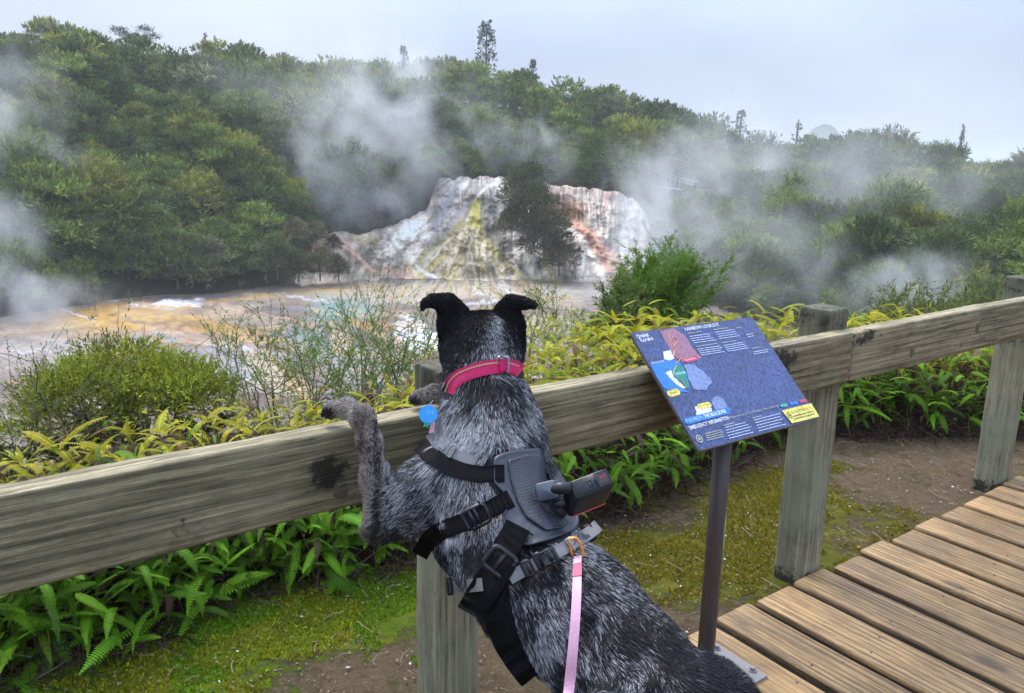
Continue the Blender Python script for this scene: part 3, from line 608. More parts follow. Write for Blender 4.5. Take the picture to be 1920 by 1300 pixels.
at = m.n('ShaderNodeVertexColor', layer_name='Col'); sep = m.n('ShaderNodeSeparateColor'); m.l(at.outputs[0], sep.inputs[0])
mk_ = m.math('ADD', sep.outputs[0], m.math('MULTIPLY', m.math('SUBTRACT', m.noise(v, 26, 7, .75), .5), 1.4))
mask = m.ramp(mk_, [(.42, 0), (.58, 1)])
specks = m.ramp(m.voro(v, 42), [(.045, 1), (.075, 0)])
col = m.mix(soil, moss, mask); col = m.mix(col, (.6, .55, .48), m.math('MULTIPLY', specks, m.ramp(m.noise(v, 7, 2), [(.5, 0), (.6, .8)])))
h = m.math('ADD', m.noise(v, 30, 8, .7), m.math('MULTIPLY', mask, .8))
m.bsdf(col, .95, m.bump(m.math('ADD', h, m.noise(v, 150, 5, .8)), 1., .016), .15); M_soil = m.m
al, q = np.meshgrid(np.linspace(-1.2, 6.2, 370), np.linspace(.9, 2.75, 100), indexing='ij')
z = -.058 + (fbm(al*3, q*3, s=60)-.5)*.03 + (fbm(al*14, q*14, s=61)-.5)*.014 + sm(2.05, 2.7, q)*.05
z = np.where(q < 1.275, -.40, z)
Vg = rn(al, q, z)
gpx, gpy, _ = proj(Vg)
mossm = .06+.16*sm(1.5, 1.8, q)*sm(1.7, 1.3, al)+.26*sm(1.4, 2.0, al)*sm(4.6, 3.4, al)+.62*sm(1.72, 2.02, q)*sm(1.75, 1.1, al)+.22*sm(1.5, 1.8, q)*sm(.75, .3, al)+.34*np.exp(-((al-1.95)/.45)**2-((q-1.6)/.22)**2)+.32*np.exp(-((al-2.45)/.4)**2-((q-1.72)/.16)**2)+.3*np.exp(-((al-1.35)/.3)**2-((q-1.75)/.22)**2)+.25*np.exp(-((al-3.1)/.5)**2-((q-1.9)/.12)**2)+.12*sm(3.2, 2.2, al)
mossm += (fbm(al*3.2, q*3.2, s=63, o=5)-.5)*1.0
me = mesh('soil', Vg.reshape(-1, 3), grid_faces(370, 100), True, np.repeat(mossm.reshape(-1, 1), 3, 1)); ta = me.color_attributes.new('Tint', 'FLOAT_COLOR', 'POINT'); ta.data.foreach_set('color', np.repeat(sm(1.2, 1.9, al).reshape(-1, 1), 4, 1).astype(np.float32).ravel())
tag(link('soil', me, mat=M_soil), kind='structure')
def in_view(p, mar=120):
    x, y, zz = proj(p); return (zz > .1) & (x > -mar) & (x < 1920+mar) & (y > -mar) & (y < 1300+mar)
# moss tufts: tiny blades
r = np.random.default_rng(3); n = 110000
al1, q1 = r.uniform(-.6, 3.2, n), r.uniform(1.3, 2.3, n)
mv = .06+.16*sm(1.5, 1.8, q1)*sm(1.7, 1.3, al1)+.22*sm(1.4, 2.0, al1)*sm(4.6, 3.4, al1)+.62*sm(1.72, 2.02, q1)*sm(1.75, 1.1, al1)+.22*sm(1.5, 1.8, q1)*sm(.75, .3, al1)+.34*np.exp(-((al1-1.95)/.45)**2-((q1-1.6)/.22)**2)+.32*np.exp(-((al1-2.45)/.4)**2-((q1-1.72)/.16)**2)+.3*np.exp(-((al1-1.35)/.3)**2-((q1-1.75)/.22)**2)+.25*np.exp(-((al1-3.1)/.5)**2-((q1-1.9)/.12)**2)+.12*sm(3.2, 2.2, al1)+(fbm(al1*3.2, q1*3.2, s=63, o=5)-.5)*1.0+(fbm(al1*14, q1*14, s=64, o=3)-.5)*1.0
k = mv > .56; al1, q1 = al1[k], q1[k]; n = len(al1)
zz = -.060+(fbm(al1*3, q1*3, s=60)-.5)*.03+(fbm(al1*14, q1*14, s=61)-.5)*.014+sm(2.05, 2.7, q1)*.05
pos = rn(al1, q1, zz); v_, f_ = blades(pos, np.stack([r.normal(size=n)*.6, r.normal(size=n)*.6, np.ones(n)], 1), r.uniform(.006, .018, n), r.uniform(.003, .007, n), r)
base = np.where(((fbm(al1*5, q1*5, s=66) > .5) & (al1 < 1.5))[:, None], np.array([.13, .26, .008]), np.array([.25, .26, .012]))*r.uniform(.6, 1.4, n)[:, None]
base = np.where((al1 > 1.5)[:, None], base*np.array([.85, .66, 1.1]), base); o = link('moss', mesh('moss', v_, f_, False, np.repeat(base, 4, 0)), mat=M_leaf); o.color = (1, 1, 1, 1)
tag(o, 'bright green and yellow moss spread over the soil under the fence', 'moss', kind='stuff')
# chips, twigs and pale flakes lying on the soil
mb = MB(); mb2 = MB()
for i in range(3600):
    a_, q_ = r.uniform(-.3, 4.4), r.uniform(1.3, 2.05); p = rn(np.array(a_), np.array(q_), -.05); s_ = r.uniform(.0015, .006)*(1.5 if i < 250 else 1)
    an = r.uniform(0, 3.1); d = np.array([math.cos(an), math.sin(an), 0])*s_; e = np.array([-d[1], d[0], 0])*r.uniform(.4, .8)
    tgt = mb if i % 24 else mb2
    tgt.add([p-d, p-e*.8, p+d, p+e, p+np.array([0, 0, s_*.5])], [(0, 1, 4), (1, 2, 4), (2, 3, 4), (3, 0, 4)])
for i in range(110):
    a_, q_ = r.uniform(-.3, 4.4), r.uniform(1.35, 2.05); p = rn(np.array(a_), np.array(q_), -.048); an = r.uniform(0, 3.1); L_ = r.uniform(.008, .04)
    d = np.array([math.cos(an), math.sin(an), 0]); mb.tube([p-d*L_, p+np.array([0, 0, .004])+np.array([-d[1], d[0], 0])*L_*.15, p+d*L_], .0013, 4)
mb.build('ground_litter', simple('litter_brown', (.26, .19, .13), .9), label='small twigs and bark chips scattered on the soil', cat='litter', kind='stuff')
mb2.build('pale_flakes', simple('flake_white', (.62, .6, .56), .7), label='small pale stone flakes scattered on the soil', cat='stones', kind='stuff')

# litter bank under the ferns
def bank_z(al, q):
    return -.07+.22*sm(2.02, 2.42, q)*(1-.9*sm(2.95, 3.4, q))*(.75+.5*fbm(al*2, q*3, s=70))
def front(al): return 2.1+.08*np.sin(al*2.3)+np.where(al > 3.3, -(al-3.3)*.55, 0)+.1*(fbm(al*3., al*0, s=71)-.5)
al, w = np.meshgrid(np.linspace(-1.6, 7.0, 300), np.linspace(-.04, 1.7, 60), indexing='ij')
q = front(al)+w
bz = -.075+.20*sm(-.02, .33, w)*(1-sm(.95, 1.65, w))*(.7+.6*fbm(al*2, w*3, s=70))+(fbm(al*18, w*18, s=72)-.5)*.07*sm(0, .2, w)-1.0*sm(1.1, 1.7, w)
m = NT('fern_litter'); v = m.coord(); m.bsdf(m.mix((.012, .009, .007), (.075, .048, .036), m.noise(v, 45, 9, .75)), .95, m.bump(m.noise(v, 60, 8, .7), 1, .02), .1)
o = link('litter_bank', mesh('litter_bank', rn(al, q, bz).reshape(-1, 3), grid_faces(300, 60), False), mat=m.m); tag(o, kind='structure')
# dead fern strands
def ribbons(p0, d0, L_, curl, wid, r, seg=5):
    n = len(p0); d = d0/np.linalg.norm(d0, axis=1)[:, None]; ax = r.normal(size=(n, 3)); ax /= np.linalg.norm(ax, axis=1)[:, None]
    pts = [p0]; p = p0.copy(); dd = d.copy()
    for i in range(seg):
        dd = dd+np.cross(ax, dd)*curl[:, None]/seg+r.normal(size=(n, 3))*.12; dd /= np.linalg.norm(dd, axis=1)[:, None]
        p = p+dd*(L_/seg)[:, None]; pts.append(p.copy())
    pts = np.stack(pts, 1); tv = ray(960, 650); side = np.cross(np.gradient(pts, axis=1), tv+r.normal(size=(n, 1, 3))*.4); side /= np.linalg.norm(side, axis=2)[..., None]+1e-9
    ww = (wid[:, None]*np.linspace(1, .4, seg+1)[None])[..., None]
    v = np.stack([pts-side*ww, pts+side*ww], 2).reshape(-1, 3); b = (np.arange(n)*(seg+1)*2)[:, None]+np.arange(seg)[None]*2
    b = b.ravel(); return v, np.stack([b, b+1, b+3, b+2], 1)
n = 15000; al1 = r.uniform(-1.3, 6.2, n); w1 = np.where(r.random(n) < .7, r.uniform(-.05, .35, n), r.uniform(.3, 1.0, n))
zz = -.06+.25*sm(-.02, .33, w1)*r.random(n)**.6+.02
pos = rn(al1, front(al1)+w1, zz); dd = np.stack([r.normal(size=n), r.normal(size=n), r.normal(size=n)*.6], 1)
v_, f_ = ribbons(pos, dd, r.uniform(.05, .22, n), r.uniform(-2.5, 2.5, n), r.uniform(.0008, .0028, n), r)
cb = np.array([[.05, .034, .026], [.10, .066, .05], [.17, .12, .095], [.06, .03, .03]])[r.choice(4, n, p=[.45, .32, .1, .13])]*r.uniform(.6, 1.3, n)[:, None]
o = link('dead_fern_litter', mesh('dead_fern_litter', v_, f_, False, np.repeat(cb, 12, 0)), mat=M_leaf); o.color = (1, 1, 1, 1)
tag(o, 'tangle of dead brown fern stalks piled under the live ferns', 'dead ferns', kind='stuff')

# ---- fern fronds
M_fern = leaf_mat('fern_green', .38, .6, spec=.2)
def frond_mesh(seed, L_=.17, W_=.019, arch=.9, nl=24):
    r = np.random.default_rng(seed); t = np.linspace(0, 1, nl+1)
    x = L_*np.cumsum(np.cos(.55-arch*t*1.7))/nl; z = L_*np.cumsum(np.sin(.55-arch*t*1.7))/nl; y = L_*.10*math.sin(seed)*t**2
    c = np.stack([x, y+t*0, z], 1); tn = np.gradient(c, axis=0); tn /= np.linalg.norm(tn, axis=1)[:, None]
    side = np.cross(tn, [0, 0, 1.]); side /= np.linalg.norm(side, axis=1)[:, None]; up = np.cross(side, tn)
    prof = np.interp(t, [0, .08, .35, .7, 1], [.35, .8, 1, .75, .08])
    vs, fs, cs = [], [], []
    def quad(a, b, c_, d, cc):
        k = len(vs); vs.extend([a, b, c_, d]); fs.append((k, k+1, k+2, k+3)); cs.extend([cc]*4)
    for i in range(nl):
        dl = L_/nl
        for s in (-1, 1):
            ln = W_*prof[i]*r.uniform(.85, 1.1); p0 = c[i]; p1 = c[min(i+1, nl)]
            tip = c[i]+side[i]*s*ln+tn[i]*ln*.35-up[i]*ln*(.18+.1*r.random()); base2 = p0+(p1-p0)*.82
            mid = (p0+base2)/2+side[i]*s*ln*.6+tn[i]*ln*.12+up[i]*ln*.04
            quad(p0, mid-tn[i]*dl*.40, tip, mid+tn[i]*dl*.42, r.uniform(.85, 1.12))
            quad(p0, mid-tn[i]*dl*.40, mid+tn[i]*dl*.42, base2, r.uniform(.8, 1.0))
    for i in range(nl):
        w = .0011*(1-t[i]*.7); quad(c[i]-side[i]*w+up[i]*.0008, c[i]+side[i]*w+up[i]*.0008, c[i+1]+side[i+1]*w+up[i+1]*.0008, c[i+1]-side[i+1]*w+up[i+1]*.0008, 1.35)
    me = mesh('frond', np.array(vs), np.array(fs), False, np.array(cs)[:, None]*np.ones(3)); me.materials.append(M_fern); return me
FR = [frond_mesh(30+i, L_=[.17, .15, .19, .13, .16, .11][i], W_=[.019, .017, .021, .016, .022, .015][i], arch=[.8, 1.1, .6, .4, 1.3, .2][i]) for i in range(6)]
STM = []
for i in range(4):
    b = MB(); rr1 = random.Random(i); b.tube([(0, 0, -.05), (rr1.uniform(-.01, .01), .01, .45), (rr1.uniform(-.02, .02), .0, 1.)], [.0022, .0018, .0014], 4)
    me = mesh('stem', np.concatenate(b.v), b.f); me.materials.append(simple('fern_stem', (.22, .15, .05), .6)); STM.append(me)
def fern(pos, h, size, nf, col, lean, seed, label, group, droop=0.):
    rr1 = random.Random(seed); t_ = empty('fern', tuple(pos), label=label, cat='fern', group=group)
    t_.rotation_euler = (lean[0], lean[1], 0)
    s_ = link('stem', STM[seed % 4], t_); s_.scale = (1, 1, h)
    a0 = rr1.uniform(0, 6.28)
    tiers = [(h, nf, 0.)]+([(h*.55, 2, .3)] if rr1.random() < .35 else [])
    for (zz, k, dr) in tiers:
        for i in range(k):
            f_ = link('frond', FR[rr1.randrange(6)], t_); f_.location = (0, 0, zz-rr1.uniform(0, .02))
            f_.rotation_euler = (rr1.uniform(-.35, .35), rr1.uniform(-.5, .3)+droop+dr, a0+i*6.283/k+rr1.uniform(-.4, .4))
            sc = size*rr1.uniform(.7, 1.15); f_.scale = (sc,)*3
            j = rr1.uniform(.75, 1.25); w = rr1.random()*.5
            f_.color = (min(col[0]*j*(1+.25*w), 1), col[1]*j, col[2]*j, 1)
YEL_, GRN_, BGR_ = (.40, .37, .018), (.15, .33, .016), (.27, .42, .02)
count = 0; r = np.random.default_rng(12)
tries = []
while len(tries) < 5000:
    a_ = r.uniform(-1.0, 6.0); w_ = r.uniform(.0, 1.15); q_ = float(front(np.array(a_)))+w_
    tries.append((a_, q_, w_))
placed = []
def zgap(a_, q_, d):
    for (a2, q2) in placed:
        if (a2-a_)**2+(q2-q_)**2 < d*d: return False
    return True
for a_, q_, w_ in tries:
    if count >= 296: break
    far = a_ > 2.2
    d = (.072 if w_ < .3 else .095) if not far else (.095 if w_ < .3 else .12)
    if w_ > .8 and a_ < 2: continue
    if w_ < .06 and r.random() < .4: continue
    if not zgap(a_, q_, d): continue
    zb = -.06+.16*float(sm(-.02, .33, w_)); h = r.uniform(.12, .21)*(.8 if w_ < .15 else 1)*(1. if a_ < .9 else .8 if a_ < 1.4 else 1. if a_ < 2.6 else 1.4)
    p = rn(np.array(a_), np.array(q_), zb); px, py, dz = proj(p+np.array([0, 0, h]))
    if not (-60 < px < 1980 and py < 1330): continue
    if 420 < px < 800 and py < 690: continue
    if px > 740 and px < 1040 and py > 800: continue
    placed.append((a_, q_))
    # fronds facing the deck are young green, those on top of the bank yellow
    # crest of the bank bears yellow old fronds, the lower front young green ones
    if w_ > .32: col = np.array(YEL_)*(.9+.3*r.random())+np.array(GRN_)*.25*r.random(); kind = 'yellow'
    elif w_ > .2: col = np.array(BGR_); kind = 'yellow-green'
    else: col = np.array(GRN_)*(1+.5*r.random()); kind = 'bright green'
    where = 'left of the dog' if px < 640 else 'between the dog and the information board' if px < 1240 else 'behind the information board' if px < 1480 else 'towards the right end of the fence'
    pos_w = 'on top of the bank' if w_ > .32 else 'on the front of the bank' if w_ > .15 else 'at the foot of the bank'
    fern(p, h, r.uniform(.62, .9)*(1.2 if far else 1.), r.integers(4, 7), col, (r.uniform(-.15, .15)-.2*(w_ < .3)*ND[1], .25*(w_ < .3)*ND[0]), count, f'{kind} fern {pos_w}, {where}', 'ferns crowding the bank behind the fence', .15 if w_ < .2 else -.1)
    count += 1
# remaining ground cover of the fern bank, nobody could count it
FV, FF, FC, nn = [], [], [], 0
fr_np = []
for me in FR:
    a = np.empty(len(me.vertices)*3, np.float32); me.vertices.foreach_get('co', a); f = np.empty(len(me.loops), np.int32); me.loops.foreach_get('vertex_index', f)
    fr_np.append((a.reshape(-1, 3), f.reshape(-1, 4)))
r = np.random.default_rng(44)
def add_fronds(n, arange, wrange, hr, colf, size=(.6, 1.)):
    global nn
    for i in range(n):
        a_ = r.uniform(*arange); w_ = r.uniform(*wrange); q_ = float(front(np.array(a_)))+w_
        zb = -.06+.16*float(sm(-.02, .33, w_))+r.uniform(*hr)
        v, f = fr_np[r.integers(6)]; Mx = np.array((Matrix.Rotation(r.uniform(0, 6.28), 3, 'Z')@Matrix.Rotation(r.uniform(-.4, .8), 3, 'Y')@Matrix.Rotation(r.uniform(-.6, .6), 3, 'X')))
        p = rn(np.array(a_), np.array(q_), zb); qx, qy, _z = proj(p)
        if 380 < qx < 800 and qy < 700: continue
        FV.append((v*r.uniform(*size))@Mx.T+p); FF.append(f+nn); nn += len(v)
        FC.append(np.ones((len(v), 3))*np.array(colf(w_))*r.uniform(.6, 1.25))
add_fronds(3400, (-1.2, 6.2), (.30, .95), (.03, .22), lambda w: [(.40, .37, .02), (.33, .36, .02), (.16, .27, .02), (.46, .38, .03), (.20, .11, .045), (.10, .045, .045)][r.choice(6, p=[.34, .22, .16, .1, .12, .06])], (.36, .66))
add_fronds(1300, (1.6, 6.4), (.25, 1.3), (.10, .34), lambda w: [(.42, .40, .022), (.33, .37, .02), (.2, .3, .02), (.2, .11, .045)][r.choice(4, p=[.45, .25, .2, .1])], (.6, .95))
add_fronds(3000, (-1.2, 6.2), (-.03, .26), (.05, .30), lambda w: [(.12, .27, .015), (.16, .32, .02), (.08, .05, .03), (.09, .18, .02), (.2, .38, .02)][r.integers(5)], (.45, .95))
add_fronds(800, (-1.2, 1.0), (-.03, .2), (.0, .26), lambda w: [(.12, .30, .015), (.18, .38, .02), (.1, .22, .02)][r.integers(3)], (.7, 1.15))
add_fronds(240, (1.4, 2.9), (.3, 1.0), (.06, .2), lambda w: [(.10, .035, .045), (.08, .03, .03)][r.integers(2)], (.5, .8))
o = link('fern_ground_cover', mesh('fern_ground_cover', np.concatenate(FV), np.concatenate(FF), False, np.concatenate(FC)), mat=M_fern); o.color = (1, 1, 1, 1)
tag(o, 'dense low fern growth filling the bank between the larger ferns', 'fern cover', kind='stuff')

# ---- wiry shrubs beyond the bank
M_sleaf = leaf_mat('shrub_leaves', .25, .6)
def shrub(name, base, top_h, spread, col, label, seed, levels=4, nb=9, leaf=.03, lw=.007, dens=16, up=.8, twig=.0022, cat='shrub', bare=.0, droop=0.):
    rr1 = random.Random(seed); r = np.random.default_rng(seed); b = MB(); tips = []
    def grow(p, d, L_, lev, rad):
        n = 4; pts = [p]; dd = d.copy()
        for i in range(n):
            dd = dd+r.normal(size=3)*.16+np.array([0, 0, .06*up-droop*.05*(4-lev)]); dd /= np.linalg.norm(dd); pts.append(pts[-1]+dd*L_/n)
        b.tube(pts, np.linspace(rad, rad*.5, n+1), 4 if lev < levels-1 else 5, cap=False)
        if lev <= 1: tips.append((np.array(pts), rr1.random() < bare))
        if lev > 0:
            for k in range(rr1.choice([3, 4, 4, 5]) if lev < levels else 4):
                t = rr1.uniform(.3, 1.); i = min(int(t*n), n-1); q = pts[i]+(pts[i+1]-pts[i])*(t*n-i)
                nd = dd*.7+r.normal(size=3)*.55+np.array([0, 0, .25*up]); nd /= np.linalg.norm(nd)
                grow(q, nd, L_*rr1.uniform(.5, .75), lev-1, rad*.5)
    for i in range(nb):
        a = i*2.4+rr1.uniform(-.5, .5); d = np.array([math.cos(a)*spread/top_h*rr1.uniform(.3, 1.1), math.sin(a)*spread/top_h*rr1.uniform(.3, 1.1), 1.]); d /= np.linalg.norm(d)
        grow(np.array([math.cos(a)*.05, math.sin(a)*.05, -.15]), d, top_h*.55*rr1.uniform(.8, 1.1), levels-1, twig*3)
    t_ = empty(name, tuple(base), label=label, cat=cat)
    tv = np.concatenate(b.v); s_ = top_h/np.percentile(tv[:, 2], 99.7)
    me = mesh('branches', tv*s_, b.f); me.materials.append(M_twig); link('branches', me, t_)
    ps, ds = [], []
    for pts, br in tips:
        if br: continue
        k = dens; t = r.uniform(0, 1, k)*(len(pts)-1); i0 = np.minimum(t.astype(int), len(pts)-2); q = pts[i0]+(pts[i0+1]-pts[i0])*(t-i0)[:, None]
        ps.append(q); dd = pts[i0+1]-pts[i0]; dd /= np.linalg.norm(dd, axis=1)[:, None]; ds.append(dd+r.normal(size=(k, 3))*.55)
    ps = np.concatenate(ps)*s_; ds = np.concatenate(ds); n = len(ps)
    v, f = blades(ps, ds, leaf*r.uniform(.5, 1.3, n), lw*r.uniform(.6, 1.3, n), r)
    o = link('foliage', mesh('foliage', v, f, False, np.repeat(r.uniform(.65, 1.4, n)[:, None]*np.ones(3), 4, 0)), t_, mat=M_sleaf); o.color = tuple(col)+(1,)
    return t_
def base_at(px, py_top, R, h): p = at_range(px, py_top, R); p[2] -= h; return p
shrub('shrub', base_at(640, 512, 4.7, 1.05), 1.05, .95, (.17, .26, .05), 'wiry light green shrub in front of the teal pool, left of the dog', 1, 4, 8, .023, .006, 17, .8, .002)
shrub('shrub', base_at(530, 530, 4.9, .95), .95, .45, (.18, .26, .055), 'sparse upright shrub at the left edge of the wiry shrubs', 2, 4, 5, .023, .006, 17, 1., .002)
shrub('shrub', base_at(770, 590, 4.4, .6), .6, .45, (.17, .25, .05), 'low wiry shrub touching the left side of the dog\'s head', 3, 4, 6, .023, .006, 17, .8, .002)
shrub('shrub', base_at(1010, 496, 5.4, .75), .75, .75, (.21, .27, .06), 'wiry shrub spreading behind the dog\'s right ear', 4, 4, 7, .024, .006, 14, .7, .002)
shrub('shrub', base_at(1243, 462, 6.9, .85), .85, .20, (.12, .22, .03), 'dense bright green broom-like bush behind the information board', 5, 4, 14, .055, .007, 30, 1.2, .002)
shrub('shrub', base_at(1160, 520, 6.5, .6), .6, .24, (.10, .15, .035), 'lower feathery bush left of the dense bright green bush', 6, 4, 8, .045, .006, 22, 1., .002)
SBM = [tree_mesh(90+i, R=2.9, H=[2.3, 2.0][i], npad=24, nleaf=11000, L_=.2, w_=.05) for i in range(2)]
def bush(px, pyt, R, s_, k, col, label, hz=2.3):
    p = at_range(px, pyt, R); p[2] -= hz*s_[2]; t_ = empty('bush', tuple(p), label=label, cat='bush'); t_.scale = s_; t_.rotation_euler = (0, 0, px*.1)
    link('trunk', SBM[k][0], t_); o = link('crown', SBM[k][1], t_); o.color = tuple(col)+(1,)
bush(215, 676, 4.7, (.165, .165, .17), 0, (.21, .23, .028), 'dense rounded yellow-green bush low on the left above the ferns')
bush(325, 694, 4.5, (.115, .115, .13), 1, (.19, .22, .028), 'smaller yellow-green bush joined to the right of the dense rounded one', 2.0)
bush(150, 712, 4.5, (.14, .14, .14), 1, (.17, .20, .03), 'duller green bush joined to the left of the dense rounded one', 2.0)
shrub('shrub', base_at(110, 735, 4.3, .38), .38, .6, (.09, .11, .03), 'dull green bush below the twiggy grey shrub on the left', 9, 4, 12, .024, .010, 60, .3, .0025)
shrub('shrub', base_at(10, 590, 4.2, .85), .85, .35, (.15, .18, .06), 'thin half-bare shrub cut by the left edge', 10, 3, 4, .018, .006, 12, .9, .0012, bare=.5)
shrub('shrub', base_at(105, 580, 6.5, 1.1), 1.1, .55, (.14, .15, .06), 'round-topped grey-green twiggy shrub against the pale flats', 11, 4, 5, .04, .008, 12, .9, .0012, bare=.35)
shrub('shrub', base_at(205, 590, 7.5, .7), .7, .3, (.10, .10, .06), 'nearly leafless dark branches above the yellow-green bush', 12, 2, 4, .03, .006, 3, .6, .001, bare=.8)
shrub('shrub', base_at(1790, 545, 11.5, 1.7), 1.7, 1.3, (.13, .15, .035), 'feathery olive bush in the mist behind the right rail', 13, 4, 12, .09, .014, 26, .8, .005)
shrub('shrub', base_at(1710, 570, 10.5, 1.0), 1.0, .9, (.12, .14, .04), 'small olive bush in the mist left of the larger feathery one', 14, 4, 8, .08, .012, 22, .8, .005)
shrub('dead_fern', base_at(425, 728, 3.2, .3), .3, .2, (.10, .05, .04), 'dark dead fern stalk with curled tips behind the left rail', 15, 3, 3, .02, .004, 4, .4, .0022, cat='dead fern', bare=.3)
# ---------------------------------------------------------------- timber
def wood(name, c1, c2, dark, grain=1., rough=.6, stain=.0, spec=.3, stainc=(.02, .018, .016), green=None, bstr=.5):
    m = NT(name); oi = m.n('ShaderNodeObjectInfo'); tcd = m.n('ShaderNodeTexCoord')
    off = m.vmath('ADD', tcd.outputs['Object'], m.vmath('SCALE', oi.outputs['Location']) if False else m.n('ShaderNodeCombineXYZ').outputs[0])
    cmb = m.n('ShaderNodeCombineXYZ'); m.l(m.math('MULTIPLY', oi.outputs['Random'], 31.), cmb.inputs[0]); m.l(m.math('MULTIPLY', oi.outputs['Random'], 17.), cmb.inputs[1])
    p = m.vmath('ADD', tcd.outputs['Object'], cmb.outputs[0])
    mp = m.n('ShaderNodeMapping'); m.l(p, mp.inputs[0]); mp.inputs['Scale'].default_value = (2.2*grain, 55*grain, 55*grain)
    warp = m.noise(p, 3., 3); 
    g1 = m.noise(mp.outputs[0], 1.6, 6, .7, .6)
    mp2 = m.n('ShaderNodeMapping'); m.l(p, mp2.inputs[0]); mp2.inputs['Scale'].default_value = (3*grain, 110*grain, 110*grain)
    g2 = m.noise(mp2.outputs[0], 1.5, 5, .7, .3)
    # growth rings bent round knots
    ring = m.n('ShaderNodeTexWave', wave_type='BANDS', bands_direction='Y'); mp3 = m.n('ShaderNodeMapping'); m.l(p, mp3.inputs[0]); mp3.inputs['Scale'].default_value = (.5, 7, 7)
    m.l(mp3.outputs[0], ring.inputs[0]); ring.inputs['Scale'].default_value = 2.2*grain; ring.inputs['Distortion'].default_value = 5; ring.inputs['Detail'].default_value = 4; ring.inputs['Detail Scale'].default_value = 1.2
    col = m.mix(c1, c2, m.ramp(g1, [(.36, 0), (.62, 1)]))
    col = m.mix(col, tuple(np.array(c1)*.6), m.math('MULTIPLY', m.ramp(ring.outputs[0], [(.55, 0), (.9, 1)]), .55))
    col = m.mix(col, dark, m.math('MULTIPLY', m.ramp(g2, [(.38, 1), (.46, 0)]), m.ramp(m.noise(p, 4, 3), [(.4, .25), (.62, 1)])))
    big = m.noise(p, 2.3, 5, .6); col = m.mix(col, m.mix((.55, .55, .55), (1.25, 1.25, 1.25), m.ramp(m.noise(m.vmath('MULTIPLY', p, (1., 2.2, 2.2)), 14, 9, .8), [(.32, 0), (.68, 1)])), .8, 'MULTIPLY')
    col = m.mix(col, tuple(np.array(c2)*1.25), m.ramp(big, [(.5, 0), (.8, .6)]))
    if green: col = m.mix(col, green, m.ramp(m.noise(p, 3.1, 3), [(.45, 0), (.65, .7)]))
    if stain:
        s1 = m.ramp(m.noise(p, 3.7, 7, .75, .4), [(.56, 0), (.68, 1)]); s1 = m.math('MULTIPLY', s1, m.ramp(m.noise(p, 45, 5, .8), [(.35, .3), (.6, 1)]))
        col = m.mix(col, stainc, m.math('MULTIPLY', s1, stain))
    kn = m.voro(m.vmath('MULTIPLY', p, (1.2, 3., 3.)), 1.6); kn = m.ramp(kn, [(.06, 1), (.11, 0)])
    col = m.mix(col, tuple(np.array(dark)*1.4), m.math('MULTIPLY', kn, .7))
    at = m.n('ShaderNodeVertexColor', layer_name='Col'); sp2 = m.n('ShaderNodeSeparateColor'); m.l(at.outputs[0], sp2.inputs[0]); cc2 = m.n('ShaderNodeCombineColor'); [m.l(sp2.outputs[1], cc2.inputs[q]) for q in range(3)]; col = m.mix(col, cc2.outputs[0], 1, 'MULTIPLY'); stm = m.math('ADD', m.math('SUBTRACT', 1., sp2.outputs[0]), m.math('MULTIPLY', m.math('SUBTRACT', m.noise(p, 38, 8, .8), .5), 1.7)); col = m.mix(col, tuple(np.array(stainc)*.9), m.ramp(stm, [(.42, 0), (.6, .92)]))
    h = m.math('ADD', m.math('MULTIPLY', g2, .6), m.math('MULTIPLY', g1, .5))
    m.bsdf(col, m.ramp(big, [(.3, rough-.18), (.7, rough+.15)]), m.bump(h, bstr, .006), spec); return m.m
M_deck = wood('deck_boards', (.13, .075, .032), (.385, .238, .10), (.03, .02, .014), 1., .5, .5, .45, (.06, .05, .045), bstr=1.)
M_rail = wood('rail_timber', (.115, .095, .055), (.33, .28, .172), (.024, .02, .014), .8, .75, .6, .25, (.018, .016, .013), bstr=1.)
M_post = wood('post_timber', (.16, .145, .095), (.33, .305, .205), (.045, .04, .03), .9, .8, .35, .2, (.03, .03, .025), (.225, .26, .18), bstr=.9)
